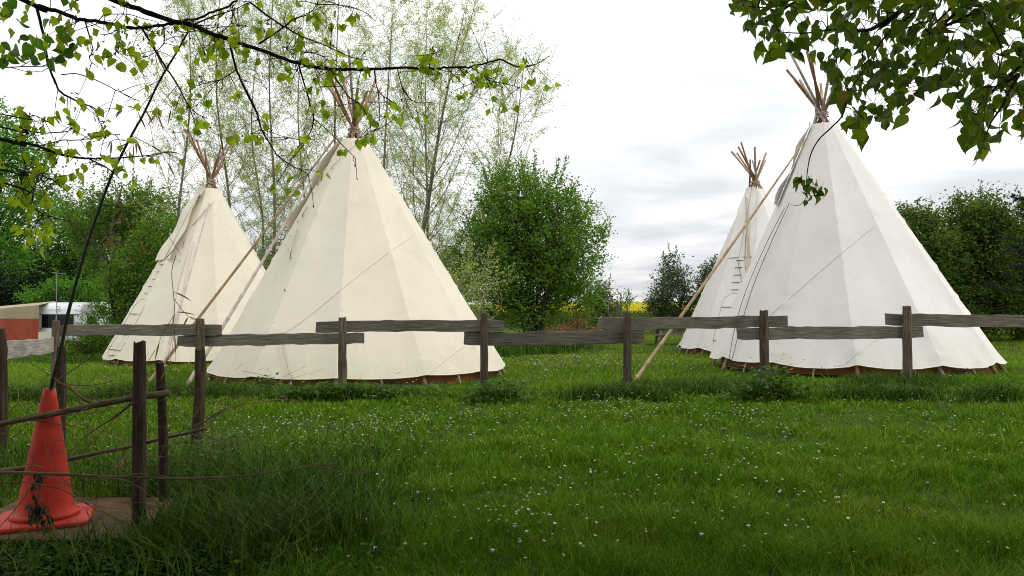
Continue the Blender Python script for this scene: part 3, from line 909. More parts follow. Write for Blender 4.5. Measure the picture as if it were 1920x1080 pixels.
def brushwood():
    rng = R_(44)
    mb = MB()
    for k in range(85):
        x0 = rng.uniform(-60, 420); y0 = rng.uniform(760, 960)
        Y = rng.uniform(5.3, 7.2)
        ln = rng.uniform(60, 240)
        a = rng.normal(-0.25, .5)
        if rng.uniform() < .3: a += math.pi / 2 * rng.choice([-1, 1]) * .7
        x1, y1 = x0 + ln * math.cos(a), y0 + ln * math.sin(a)
        if x0 > 280: ln *= .6
        A, B = at(x0, y0, Y), at(x1, y1, Y + rng.normal(0, .15))
        m = (A + B) / 2 + rng.standard_normal(3) * .05
        P = curve_pts([A, m, B], 4)
        if P[:, 2].min() < .03: continue
        mb.tube(P, np.linspace(rng.uniform(.0015, .0035), .0008, len(P)), 4)
    return tag(mb.build('brushwood', M['twig']), 'loose thin dry twigs tangled between the stakes', 'brushwood', kind='stuff')
brushwood()

# ================================================================== PLATFORM, TRAFFIC CONE, CANE
PZ = 0.10
def platform():
    a = at(-150, 1008, 5.30); b = at(236, 1008, 5.30)
    x0, x1, y0, y1 = a[0], b[0] , 5.30, 6.45
    root = tag(empty('wooden_platform', ((x0 + x1) / 2, (y0 + y1) / 2, 0)), 'low brown board platform under the traffic cone', 'platform')
    mb = MB()
    n = 12
    X, Yy = np.meshgrid(np.linspace(x0, x1, n), np.linspace(y0, y1, n), indexing='ij')
    rng = R_(4)
    Z = PZ + rng.normal(0, .0012, X.shape)
    mb.grid(np.stack([X, Yy, Z], -1)); mb.grid(np.stack([X, Yy, Z - .022], -1)[::-1])
    for e in ((0, slice(None)), (n - 1, slice(None)), (slice(None), 0), (slice(None), n - 1)):
        t = np.stack([X[e], Yy[e], Z[e]], -1); mb.grid(np.stack([t, t - [0, 0, .022]]))
    m, nn, bb = new_mat('dirty_plywood')
    tcn = N(nn, 'ShaderNodeTexCoord')
    c1, f1 = noise_color(nn, tcn.outputs['Object'], 5, [(0.05, 0.03, 0.015), (0.105, 0.065, 0.034), (0.15, 0.10, 0.055)], detail=8)
    c2, f2 = noise_color(nn, tcn.outputs['Object'], 70, [(.4, .35, .3), (1, 1, 1)], detail=3, pos=[.36, .46])
    L(nn, mixc(nn, 1.0, c1, c2, 'MULTIPLY'), bb.inputs['Base Color']); bb.inputs['Roughness'].default_value = .9; bb.inputs['Specular IOR Level'].default_value = .1
    bump(nn, bb, f2, .3, .004)
    mb.build('board', m, root)
    for y in (y0 + .12, (y0 + y1) / 2, y1 - .12):
        MB().box(((x0 + x1) / 2, y, .035), (x1 - x0 - .06, .09, .085)).build('bearer', M['stake'], root)
platform()

def traffic_cone():
    c = at(84, 968, 5.78); c[2] = PZ + .002
    root = tag(empty('traffic_cone', c), 'faded red traffic cone standing on the low platform at the left', 'traffic cone')
    m, n, b = new_mat('red_cone_plastic')
    tcn = N(n, 'ShaderNodeTexCoord')
    c1, f1 = noise_color(n, tcn.outputs['Object'], 3.5, [(0.36, 0.020, 0.008), (0.50, 0.032, 0.012), (0.58, 0.060, 0.03)], detail=6)
    c2, f2 = noise_color(n, tcn.outputs['Object'], 6, [(0.28, 0.22, 0.2), (1, 1, 1)], detail=8, rough=.7, pos=[.27, .36])
    L(n, mixc(n, 1.0, c1, c2, 'MULTIPLY'), b.inputs['Base Color'])
    b.inputs['Roughness'].default_value = .6
    b.inputs['Specular IOR Level'].default_value = .25
    bump(n, b, f2, .12, .004)
    h = at(93, 729, 5.78)[2] - c[2]
    dx = at(93, 729, 5.78)[0] - c[0]
    prof = [(.215, .030), (.226, .042), (.226, .054), (.205, .066), (.192, .072), (.186, .09)]
    k = 14
    for i in range(k + 1):
        t = i / k
        prof.append((.182 + (.040 - .182) * t, .095 + (h - .095) * t))
    prof += [(.034, h - .004), (.031, h - .03), (.031, h - .2)]
    nseg = 40; a = np.arange(nseg) / nseg * 2 * math.pi
    V = np.array([[[c[0] + r * math.cos(x) + dx * max(0, z / h), c[1] + r * math.sin(x), c[2] + z] for x in a] for r, z in prof])
    MB().grid(V, closed=True).build('cone_body', m, root, smooth=True)
    # square foot with rounded corners, turned a little
    nseg = 48; a = np.arange(nseg) / nseg * 2 * math.pi
    sq = 0.30 / np.maximum(abs(np.cos(a)), abs(np.sin(a))) ; sq = np.minimum(sq, .375)
    ro = math.radians(24)
    def ring(f, z): return np.stack([c[0] + sq * f * np.cos(a + ro), c[1] + sq * f * np.sin(a + ro), np.full(nseg, c[2] + z)], -1)
    rows = [ring(1.0, .002), ring(1.01, .010), ring(1.0, .024), ring(.97, .030), ring(.80, .031)]
    rows.append(np.stack([c[0] + 212 * .001 * np.cos(a + ro), c[1] + .212 * np.sin(a + ro), np.full(nseg, c[2] + .033)], -1))
    MB().grid(np.array(rows), closed=True).build('base_plate', m, root, smooth=True)
    return c, h, dx
cone_c, cone_h, cone_dx = traffic_cone()

def narrow_leaf(mb, rng, p, d, ln, w):
    d = norm(d); sd = norm(np.cross(d, rand_dirs(rng, 1)[0]))
    g = np.array([0, 0, -1.0])
    pts = [p, p + d * ln * .35, p + d * ln * .7 + g * ln * .05, p + d * ln + g * ln * .15]
    V = np.array([pts[0], pts[1] - sd * w, pts[1] + sd * w, pts[2] - sd * w * .8, pts[2] + sd * w * .8, pts[3]])
    mb.add(V, [np.array([[0, 1, 2], [3, 5, 4]]), np.array([[1, 3, 4, 2]])])
def cane():
    rng = R_(61)
    Y = 5.78
    pxs = [(94, 745), (97, 722), (105, 690), (117, 640), (126, 595), (140, 540), (151, 500), (166, 450), (185, 395), (205, 340), (223, 300), (246, 255), (271, 210), (300, 150), (330, 100), (357, 52)]
    P = curve_pts(polyline(pxs, Y, 5.4), 4)
    P[0, 1] = Y
    root = tag(empty('bent_cane', P[0]), 'tall thin dark cane bending right, stuck in the top of the cone', 'cane')
    MB().tube(P, np.linspace(.0145, .006, len(P)), 8, True, rng, .03).build('stem', M['cane'], root, smooth=True)
    for i in range(3, len(P) - 2, 5):
        d = norm(P[i + 1] - P[i]); r = .0145 + (.006 - .0145) * i / len(P)
        MB().tube([P[i] - d * .006, P[i], P[i] + d * .006], [r * 1.02, r * 1.22, r * 1.02], 8).build('node_ring', M['cane'], root, smooth=True)
    subs = [([(222, 300), (250, 270), (262, 240)], 6), ([(246, 255), (262, 262), (300, 285), (322, 318)], 6), ([(205, 340), (225, 370), (232, 400)], 6), ([(190, 385), (240, 390), (300, 425), (340, 478)], 5),
            ([(300, 150), (255, 175), (228, 205)], 6), ([(271, 210), (300, 208), (322, 200)], 4), ([(330, 478), (322, 510), (326, 560), (328, 610), (322, 660), (316, 705)], 5), ([(326, 560), (345, 585), (362, 600)], 2), ([(327, 590), (305, 625), (296, 650)], 2),
            ([(160, 470), (200, 440), (262, 452)], 6), ([(175, 425), (215, 455), (250, 490)], 5), ([(285, 175), (262, 205), (255, 235)], 5), ([(240, 265), (215, 262), (195, 275)], 4), ([(330, 110), (290, 95), (240, 110)], 4)]
    for pl, nl in subs:
        Q = curve_pts(polyline(pl, 5.55, 5.5 + rng.normal(0, .08)), 4)
        sh = MB().tube(Q, np.linspace(.0028, .0012, len(Q)), 4).build('side_shoot', M['cane'], root)
        for k in range(nl):
            i = rng.integers(len(Q) // 3, len(Q))
            mb = MB(); narrow_leaf(mb, rng, Q[i], np.array([rng.normal(0, .6), rng.normal(0, .4), -rng.uniform(-.1, 1.3)]), rng.uniform(.08, .17), rng.uniform(.004, .008))
            mb.build('dry_leaf', M['dry_leaf'], sh)
cane()

def wilted_sprig():
    rng = R_(66)
    P = curve_pts(polyline([(71, 882), (73, 905), (72, 930), (66, 955), (69, 980), (71, 1000)], 5.36, 5.33), 4)
    root = tag(empty('wilted_sprig', P[-1]), 'wilted blackish plant sprig drooping in front of the cone foot', 'plant')
    MB().tube(P, .005, 5).build('stem', M['cane'], root)
    dk = leaf_mat('wilted_leaf', [(0.02, 0.025, 0.01), (0.035, 0.035, 0.014)], .15)
    for cx, cy, s in ((70, 893, 1), (63, 940, 1.2), (78, 950, 1.3), (88, 975, 1.1), (74, 958, 1), (60, 960, .9)):
        mb = MB()
        C = at(cx, cy, 5.34)
        n = 8
        Pn = C + rng.standard_normal((n, 3)) * [.016, .012, .025]
        mb.add(*leaf_quads(Pn, np.array([0, 0, -1.0]) + rand_dirs(rng, n) * .5, rand_dirs(rng, n), .07 * s, .03 * s))
        mb.build('wilted_leaf', dk, root)
    Q = curve_pts(polyline([(78, 948), (90, 952), (92, 968)], 5.34), 4)
    MB().tube(Q, .003, 4).build('stalk', M['cane'], root)
wilted_sprig()

# ================================================================== CARAVAN, AWNING, AERIAL, PICNIC TABLE
def caravan():
    Y = 38.0
    g = -0.42
    xl, xr = at(66, 600, Y)[0], at(151, 600, Y)[0]
    W = xr - xl
    cx = (xl + xr) / 2
    zt, zb = at(100, 567, Y)[2], at(100, 639, Y)[2]
    root = tag(empty('caravan', (cx, Y, g)), 'white touring caravan with dark end window at the far left', 'caravan')
    white = plain_mat('caravan_white', (0.84, 0.85, 0.86), .35, .05, 2, .5, 0)
    glass = plain_mat('caravan_window', (0.008, 0.010, 0.014), .12, .3, 2, .5, 0)
    trim = plain_mat('caravan_trim', (0.14, 0.14, 0.15), .5, .1, 6)
    # side profile (y, z): sloping upper front, flat lower front
    zs = at(100, 589, Y)[2]
    prof = [(0.0, zb), (0.0, zs - .1), (.02, zs), (.10, zs + .25), (.22, zt - .16), (.36, zt - .05), (.60, zt), (3.2, zt + .02), (4.9, zt - .02), (5.15, zt - .15), (5.25, zt - .5), (5.25, zb)]
    xs = np.array([xl, xl + .03, xl + .10, cx, xr - .10, xr - .03, xr])
    ins = np.array([.10, .03, 0, 0, 0, .03, .10])
    P = np.array([[[x, Y + y + i * (.5 if y < 1 else 0) * (1 if k > 1 else .6), z - i * (1 if (z > zs) else 0)] for k, (y, z) in enumerate(prof)] for x, i in zip(xs, ins)])
    mb = MB().grid(P)
    n = len(prof)
    mb.F.append((np.arange(n)[::-1])[None]); mb.F.append((np.arange(n) + (len(xs) - 1) * n)[None])
    mb.build('body', white, root)
    def fr(x0, y0, x1, y1): # px rectangle on the front face -> centre, size
        a, b = at(x0, y0, Y), at(x1, y1, Y)
        return (a + b) / 2, abs(b - a)
    c, s = fr(79, 590.5, 138, 614.5)
    w = MB().box(c + [0, -.012, 0], (s[0], .03, s[2])).build('window', glass, root)
    MB().box(c + [0, -.006, s[2] / 2 + .03], (s[0] + .06, .03, .035)).build('window_rail', trim, root)
    for y in (589, 616):
        c, s = fr(66.5, y, 150.5 if y < 600 else 79, y + .6)
        MB().box(c + [0, -.004, 0], (s[0], .02, .016)).build('seam_strip', trim, root)
    for x in (70, 146):
        c, s = fr(x - 1.2, 591, x + 1.2, 593.5)
        MB().box(c + [0, -.015, 0], (s[0], .03, s[2])).build('marker_light', trim, root)
    # emblem: ring with short strokes above an underline
    blue = plain_mat('emblem_blue', (0.03, 0.04, 0.12), .5, .1, 4, .4, 0)
    e = MB(); ec = at(108.5, 578, Y) + [0, .03, 0]
    tilt = .25
    def ep(a, r): return ec + np.array([r * math.cos(a), tilt * r * math.sin(a) - .02, r * math.sin(a)])
    e.tube([ep(a, .075) for a in np.linspace(0.5, 2 * math.pi - .1, 20)], .012, 5)
    for k in range(7):
        a = k / 7 * 2 * math.pi + .2
        e.tube([ep(a, .075), ep(a, .105)], .011, 4)
    e.tube([ec + [-.10, -.05, -.13], ec + [.10, -.05, -.13]], .009, 4)
    e.build('emblem', blue, root)
    # the flank: window and door line
    y0 = Y + 1.0
    MB().box((xr + .01, y0, (zs + zb) / 2 + .25), (.03, .8, .55)).build('window', glass, root)
    MB().box((xr + .01, y0 + 2.2, (zs + zb) / 2 + .25), (.03, 1.1, .55)).build('window', glass, root)
    # gas box on the drawbar, wheels, chassis
    cb, s = fr(88, 621.5, 127, 648)
    MB().box(cb + [0, -.45, 0], (s[0], .5, s[2])).build('gas_box', plain_mat('cream_plastic', (.72, .68, .50), .5, .05), root)
    MB().box((cx, Y - .6, zb - .12), (.12, 1.4, .08)).build('drawbar', trim, root)
    MB().box((cx, Y + 2.6, zb - .06), (W * .8, 4.8, .12)).build('chassis', trim, root)
    tyre = plain_mat('tyre', (.02, .02, .02), .9, .2)
    for x in (xl + .18, xr - .18):
        a = np.arange(20) / 20 * 2 * math.pi
        rows = [np.stack([np.full(20, x + dx), Y + 2.7 + r * np.cos(a), g + .31 + r * np.sin(a)], -1) for dx, r in ((-.09, .15), (-.09, .29), (-.06, .31), (.06, .31), (.09, .29), (.09, .15))]
        MB().grid(np.array(rows), closed=True).build('wheel', tyre, root, smooth=True)
    return xl, zt, zb, g
cv_x, cv_zt, cv_zb, cv_g = caravan()

def awning():
    Y = 37.6
    x1 = at(66.5, 600, Y)[0] + .16; x0 = x1 - 4.36
    root = tag(empty('awning_tent', ((x0 + x1) / 2, Y, cv_g)), 'beige and terracotta fabric awning tent beside the caravan', 'awning')
    zt = at(66, 572, Y)[2]; zm = at(66, 597.5, Y)[2]; zl = cv_g + .02
    def panel(z1a, z1b, z0a, z0b, wave, seed, name, mat):
        rng = R_(seed)
        t = np.linspace(0, 1, 60); v = np.linspace(0, 1, 8)
        fold = wave * (np.sin(t * 46 + np.sin(t * 13) * 2) * .6 + np.sin(t * 19) * .5)
        G = np.array([[[x0 + (x1 - x0) * a, Y + fold[i] * (1 - b * .7), (z1a + (z1b - z1a) * a) * b + (z0a + (z0b - z0a) * a) * (1 - b)] for i, a in enumerate(t)] for b in v])
        MB().grid(G).build(name, mat, root, smooth=True)
    beige = plain_mat('awning_beige', (.42, .34, .22), .9, .1, 3); terra = plain_mat('awning_terracotta', (.36, .075, .035), .9, .12, 3)
    panel(zt - .40, zt, zm + .02, zm, .03, 1, 'upper_panel', beige)
    panel(zm + .02, zm, zl, zl, .06, 2, 'lower_panel', terra)
    G = np.array([[[x0 + (x1 - x0) * a, Y + b * 2.6, zt - .40 + .40 * a + .25 * math.sin(b * 1.5)] for a in np.linspace(0, 1, 8)] for b in np.linspace(0, 1, 6)])
    MB().grid(G).build('roof_panel', beige, root, smooth=True)
    for x in (x0, x1 - .05):
        MB().tube([(x, Y + .06, zl), (x, Y + .06, zt - .42)], .018, 6).build('frame_tube', M['pole_grey'], root)
awning()
def aerial():
    b = at(105.5, 655, 36.5); b[2] = -.42
    root = tag(empty('aerial_mast', b), 'thin aerial mast with a cross bar in front of the caravan', 'aerial')
    m = plain_mat('aerial_metal', (.42, .42, .40), .4, .1)
    t = at(106, 512, 36.5)
    MB().tube([b, t], .016, 6).build('mast', m, root)
    a, c = at(98, 511.5, 36.3), at(123, 513, 36.8)
    MB().tube([a, c], .02, 6).build('cross_bar', m, root)
    for f in (.15, .4, .65, .9):
        p = a + (c - a) * f
        MB().tube([p + [0, -.12, 0], p + [0, .12, 0]], .008, 4).build('rod', m, root)
    p = at(105.5, 597, 36.5)
    MB().box(p, (.05, .05, .07)).build('cable_box', m, root)
aerial()
def picnic_table():
    c = at(1264, 640, 33.0); c[2] = float(gz(c[0], 33.0))
    root = tag(empty('picnic_table', c), 'wooden picnic table with benches in the distance behind the fence', 'picnic table')
    wd = wood_mat('picnic_wood', [(.10, .08, .06), (.20, .165, .125), (.28, .24, .19)], 0, 6, .85, .3)
    Lg = 1.9
    for y in (-.30, -.1, .1, .30):
        MB().box(c + [0, y, .75], (Lg, .18, .045)).build('table_board', wd, root)
    for y in (-.72, .72):
        MB().box(c + [0, y, .44], (Lg, .26, .05)).build('bench_board', wd, root)
    for x in (-.62, .62):
        for sg in (-1, 1):
            d = norm(np.array([0, sg * .5, -.75])); mid = c + [x, sg * .45, .36]
            MB().tube([c + [x, sg * .2, .72], c + [x, sg * .72, 0]], .06, 4).build('leg', wd, root)
        MB().box(c + [x + .06, 0, .40], (.05, 1.6, .1)).build('cross_bar', wd, root)
        MB().box(c + [x + .06, 0, .70], (.05, .78, .08)).build('cross_bar', wd, root)
picnic_table()

# ================================================================== RAPESEED FIELD
def rapeseed():
    rng = R_(71)
    m = leaf_mat('rape_flower', [(.62, .50, .008), (.78, .64, .012), (.70, .62, .03), (.16, .24, .03)], .3, (1.1, 1.1, .5))
    gm = leaf_mat('rape_stalk', [(.06, .10, .02), (.10, .15, .03)], .3)
    root = tag(empty('rapeseed_field', (15, 60, float(gz(15, 60)))), 'bright yellow rapeseed field behind the trees', 'field', kind='stuff')
    n = 42000
    y = 58 + 150 * rng.uniform(0, 1, n) ** 1.8
    x = rng.uniform(-.02, .34, n) * y
    h = 1.25 + .12 * rng.standard_normal(n) - .25 * rng.uniform(0, 1, n) ** 3
    P = np.stack([x, y, gz(x, y) + h], 1)
    s = .10 * (y / 60) ** .8 * rng.uniform(.7, 1.4, n)
    MB().add(*leaf_quads(P, rand_dirs(rng, n) + [0, 0, .6], rand_dirs(rng, n), s, s * .9)).build('rapeseed_flower', m, root)
    n = 12000
    y = 57.5 + 12 * rng.uniform(0, 1, n) ** 2; x = rng.uniform(-.02, .34, n) * y
    P = np.stack([x, y, gz(x, y) + rng.uniform(0, 1.0, n)], 1)
    MB().add(*leaf_quads(P, rand_dirs(rng, n) * .5 + [0, 0, 1], rand_dirs(rng, n), .3, .10)).build('rapeseed_stalk', gm, root)
rapeseed()

# ================================================================== BACKGROUND TREES
def bx(px, Y): return ((px - CX) / F * Y, Y)
# tall loose willows behind the tipis
W = 'willows behind the tipis'
def wl(label, bpx, tpx, tpy, Y, seed, **kw):
    b = bx(bpx, Y); t = at(tpx, tpy, Y)
    willow('willow_tree', label, b, t, seed, group=W, **kw)
wl('tall loose willow rising left of the far left tipi poles', 345, 352, -40, 33, 101, n_br=44, width=2.5)
wl('tall loose willow just right of the far left tipi poles', 424, 418, -90, 34, 102, n_br=46, width=2.4)
wl('tall loose willow midway between the two cream tipi tops', 505, 520, -120, 34, 103, n_br=50, width=2.6)
wl('tall loose willow directly behind the top poles of the large cream tipi', 610, 640, -110, 34, 104, n_br=50, width=2.6)
wl('tall loose willow just right of the large cream tipi top', 700, 742, -60, 33, 105, n_br=48, width=2.5)
wl('willow whose bare grey trunk leans right beside the large cream tipi', 740, 872, 15, 31, 106, n_br=44, width=2.5, trunk_r=.11)
wl('rightmost loose willow leaning right above the big green bush', 842, 985, 105, 31, 107, n_br=40, width=2.3, trunk_r=.08)

wl('slender willow rising between the far left tipi poles and the willow midway', 462, 492, 20, 35.5, 108, n_br=38, width=2.2, trunk_r=.06)
wl('slender willow showing just left of the large cream tipi flap', 560, 575, -30, 35.5, 109, n_br=38, width=2.2, trunk_r=.06)
wl('slender willow showing between the two right-leaning willows', 800, 800, 20, 34, 110, n_br=40, width=2.3, trunk_r=.06)

# big rounded bush right of the centre tipi
Yb = 29.5
sc = Yb / F
b = bx(1000, Yb)
bush_tree('hazel_bush', 'big rounded dense green bush right of the large cream tipi', 'bush', b,
          [(-.3, 0, 4.7, 2.4, 2.0, 2.0), (1.0, 0, 4.1, 1.75, 1.8, 2.2), (-1.5, 0, 3.2, 1.7, 1.6, 2.2), (1.35, .2, 2.5, 1.35, 1.5, 1.8), (-.3, -.2, 2.4, 2.3, 1.6, 1.9), (-.7, 0, 5.7, 1.5, 1.2, 1.1)],
          820, 60, .40, .11, 'leaf_hazel', 201, 'dark_bark', 9, .055, 260, spread=.32, limb_frac=.3, inner=.2)
bush_tree('willow_shrub', 'pale sparse willow shrub between large cream tipi and big green bush', 'shrub', bx(880, 27),
          [(0, 0, 1.9, .9, .8, 1.3), (.5, 0, 2.5, .9, .7, .9)], 60, 26, .35, .09, 'leaf_willow', 202, 'bark', 4, .03, 26)
bush_tree('evergreen_shrub', 'dark shrub peeking out right of the big green bush', 'shrub', bx(1118, 36),
          [(0, 0, 1.3, .9, .9, 1.3), (.3, 0, 1.9, .5, .5, .9)], 110, 40, .3, .10, 'leaf_euc', 203, 'bark', 3, .05, 20)
# small trees before the yellow field
bush_tree('small_evergreen_tree', 'small grey green evergreen tree before the yellow field, left of the far white tipi', 'tree', bx(1262, 46),
          [(0, 0, 2.3, 1.15, 1.1, 1.7), (.05, 0, 3.6, .75, .7, 1.1), (-.85, 0, 1.6, .7, .7, 1.1), (.9, 0, 1.7, .6, .6, 1.0)], 210, 44, .33, .12, 'leaf_euc', 204, 'bark', 2, .07, 40)
bush_tree('small_evergreen_tree', 'small evergreen tree half hidden by the left edge of the far white tipi', 'tree', bx(1328, 45),
          [(0, 0, 2.4, .9, .9, 1.6), (.4, 0, 3.4, .8, .7, 1.0), (-.6, 0, 2.2, .5, .5, .8)], 140, 44, .33, .12, 'leaf_euc', 205, 'bark', 2, .07, 30)
for k, (px, lab, h) in enumerate([(1152, 'stubby pollarded shrub nearest the big bush at the field edge', 1.7), (1172, 'stubby pollarded shrub with thin top shoots beside the yellow field', 1.9)]):
    bush_tree('pollarded_shrub', lab, 'shrub', bx(px, 44), [(0, 0, h, .45, .4, .5)], 14, 22, .2, .09, 'leaf_mid', 206 + k, 'bark', 2, .07, 10, spread=.1)
bush_tree('low_hedge', 'low green undergrowth below the small evergreen trees', 'hedge', bx(1275, 47),
          [(-3.4, 0, .5, 1.2, .6, .55), (-1.8, 0, .45, 1.2, .6, .5), (0, 0, .5, 1.5, .6, .6), (1.6, 0, .5, 1.3, .6, .6), (3.2, 0, .6, 1.4, .6, .7)], 150, 34, .3, .12, 'leaf_mid', 208, 'bark', 3, .03, 20)
# reddish dead bracken
bush_tree('dead_bracken', 'reddish brown dead bracken heap at the foot of the big bush', 'bracken', bx(1092, 34),
          [(0, 0, .55, 1.3, .6, .6), (-1.0, 0, .4, .9, .6, .5)], 60, 40, .25, .10, 'dry_leaf', 209, 'bark', 3, .02, 12)

# left side trees
LT = 'trees along the left edge'
bush_tree('maple_tree', 'light green leafy tree against the sky at the far left edge', 'tree', bx(-65, 30),
          [(1.6, 0, 6.6, 1.5, 1.4, 1.5), (2.2, 0, 7.6, 1.0, 1.0, 1.1), (.7, 0, 8.4, 1.2, 1.2, 1.6), (2.5, 0, 5.8, 1.0, 1.0, .9), (.6, 0, 5.0, 1.3, 1.2, 1.0), (1.7, 0, 4.3, 1.3, 1.2, 1.0)], 290, 46, .42, .13, 'leaf_bright', 211, 'dark_bark', 1, .12, 40, limb_frac=.15)
bush_tree('holly_tree', 'very dark evergreen tree behind the awning at the left', 'tree', bx(28, 43),
          [(0, 0, 3.9, 1.8, 1.6, 2.4), (-1.4, 0, 2.8, 1.3, 1.2, 1.8), (1.0, 0, 3.2, 1.1, 1.2, 1.6)], 240, 46, .45, .16, 'leaf_dark', 212, 'dark_bark', 2, .14, 30)
bush_tree('field_maple', 'bright fresh green tree above the caravan', 'tree', bx(140, 44),
          [(0, 0, 5.0, 2.1, 1.5, 1.7), (1.5, 0, 6.3, 1.8, 1.5, 1.5), (-1.6, 0, 4.4, 1.6, 1.3, 1.5), (1.6, 0, 3.6, 1.7, 1.3, 1.3), (-.6, 0, 6.4, 1.4, 1.2, 1.0)], 380, 46, .45, .15, 'leaf_bright', 213, 'dark_bark', 2, .13, 50)
bush_tree('field_maple', 'bright green low bush hanging over the caravan roof', 'bush', bx(128, 41),
          [(0, 0, 2.9, 1.3, .7, .7), (-1.6, 0, 2.6, 1.0, .7, .6), (1.5, 1.0, 2.8, 1.1, .8, .8)], 110, 40, .33, .13, 'leaf_bright', 214, 'dark_bark', 3, .05, 20)
bush_tree('oak_tree', 'tall mid green tree left of the far left tipi', 'tree', bx(225, 38),
          [(0, 0, 5.0, 2.3, 1.8, 2.2), (1.5, 0, 6.3, 1.8, 1.6, 1.6), (-1.6, 0, 6.2, 1.5, 1.5, 1.5), (1.8, 0, 4.0, 1.6, 1.5, 1.8), (.3, 0, 7.2, 1.3, 1.2, 1.0)], 400, 46, .45, .14, 'leaf_mid', 215, 'bark', 2, .16, 70)
bush_tree('hawthorn_bush', 'dense dark green bush close behind the left flap pole of the far left tipi', 'bush', bx(238, 32),
          [(0, 0, 2.4, 1.3, 1.2, 2.2), (.8, 0, 3.6, 1.4, 1.2, 1.8), (-.6, 0, 1.2, 1.2, 1.0, 1.2), (1.6, 0, 4.6, 1.0, 1.0, 1.3), (.2, 0, .8, 1.4, 1.2, .9)], 420, 46, .38, .11, 'leaf_hazel', 216, 'dark_bark', 4, .07, 50)
bush_tree('low_shrub', 'low dark shrub in front of the caravan drawbar', 'shrub', bx(166, 31),
          [(0, 0, .55, .7, .6, .6), (.8, 0, .7, .8, .6, .8), (-.5, 0, .35, .6, .5, .4)], 110, 40, .26, .09, 'leaf_hazel', 217, 'dark_bark', 3, .03, 16)
bush_tree('elder_bush', 'dark green bush showing between the two cream tipis', 'bush', bx(520, 36),
          [(0, 0, 3.1, 1.6, 1.3, 1.9), (-1.2, 0, 2.4, 1.2, 1.2, 1.9), (1.2, 0, 3.6, 1.2, 1.0, 1.6)], 260, 44, .4, .12, 'leaf_hazel', 218, 'dark_bark', 3, .07, 40)
bush_tree('elder_bush', 'green thicket low behind the right flank of the large cream tipi', 'bush', bx(800, 35),
          [(0, 0, 2.0, 1.7, 1.2, 2.0), (1.2, 0, 2.8, 1.3, 1.0, 1.5), (-1.4, 0, 2.4, 1.2, 1.0, 1.7)], 240, 42, .4, .12, 'leaf_mid', 219, 'dark_bark', 3, .06, 40)
bush_tree('holly_tree', 'dark evergreen filling the gap below the light green tree at the left edge', 'tree', bx(95, 48),
          [(0, 0, 3.0, 2.6, 1.5, 2.6), (-2.6, 0, 3.2, 2.2, 1.5, 2.8), (2.8, 0, 2.6, 2.4, 1.5, 2.4)], 330, 46, .5, .18, 'leaf_dark', 220, 'dark_bark', 2, .14, 30)

# right side dark trees
RT = 'dark trees behind the right-hand tipi'
Yr = 36
for k, (px, lab, E, nc) in enumerate([
    (1735, 'dark dense tree touching the right slope of the large white tipi', [(0, 0, 3.6, 1.7, 1.6, 2.4), (-.5, 0, 5.0, 1.3, 1.3, 1.3), (-.9, -.4, 2.0, 1.6, 1.4, 1.9), (.7, 0, 2.0, 1.6, 1.4, 1.9), (-1.3, .5, 4.0, 1.2, 1.2, 1.5)], 380),
    (1822, 'tallest dark dense tree with yellowish top at the right', [(0, 0, 3.8, 1.8, 1.7, 2.6), (.3, 0, 5.6, 1.5, 1.4, 1.5), (0, -.5, 1.7, 1.9, 1.4, 1.7)], 340),
    (1915, 'dark dense tree cut by the right edge of the picture', [(0, 0, 3.6, 1.9, 1.7, 2.6), (.4, 0, 5.2, 1.6, 1.4, 1.5), (0, -.5, 1.7, 2.0, 1.4, 1.8), (2.2, 0, 3.8, 2.0, 1.6, 3.0)], 380)]):
    bush_tree('bay_tree', lab, 'tree', bx(px, Yr + k * .8), E, nc + 140, 62, .42, .14, 'leaf_hedge', 231 + k, 'dark_bark', 3, .10, 60, group=RT)
bush_tree('bay_tree', 'dark tree in the second row behind the right-hand trees', 'tree', bx(1790, 43), [(0, 0, 3.2, 3.4, 1.5, 3.1), (3.6, 0, 3.2, 3.0, 1.5, 3.0), (-2.0, 0, 2.4, 2.0, 1.4, 2.4)], 300, 50, .5, .17, 'leaf_dark', 235, 'dark_bark', 2, .12, 10, group=RT)

def spruce():
    rng = R_(77)
    b = np.array([*bx(1985, 33), 0.0]); b[2] = float(gz(b[0], b[1]))
    root = tag(empty('spruce_tree', b), 'dark spruce whose branch tips show at the right edge under the leaves', 'tree')
    wood, cr = MB(), MB()
    H = 10.5
    wood.tube(np.linspace(b, b + [0, 0, H], 12), np.linspace(.2, .02, 12), 8)
    for k in range(90):
        z = rng.uniform(2.0, H - .3); a = rng.uniform(0, 2 * math.pi)
        ln = (H - z) * .30 + .35
        d = np.array([math.cos(a), math.sin(a), 0])
        p0 = b + [0, 0, z]
        P = curve_pts([p0, p0 + d * ln * .5 + [0, 0, -.10 * ln], p0 + d * ln + [0, 0, .06 * ln]], 5)
        wood.tube(P, np.linspace(.03, .006, len(P)), 4, False)
        t = rng.uniform(.12, 1, 26)
        for f in t:
            q = P[int(f * (len(P) - 1))]
            sd = norm(np.cross(d, [0, 0, 1.0])) * rng.choice([-1, 1])
            td = norm(sd * .8 + d * .7 + rng.standard_normal(3) * .2)
            tl = .45 * (1.1 - f * .6) * rng.uniform(.5, 1)
            s = rng.uniform(0, 1, 14)[:, None]
            Q = q + td * tl * s
            cr.add(*leaf_quads(Q, td + rand_dirs(rng, 14) * .9, rand_dirs(rng, 14) + [0, 0, .5], .11, .03))
    wood.build('trunk', M['dark_bark'], root, smooth=True)
    cr.build('crown', M['leaf_spruce'], root)
spruce()

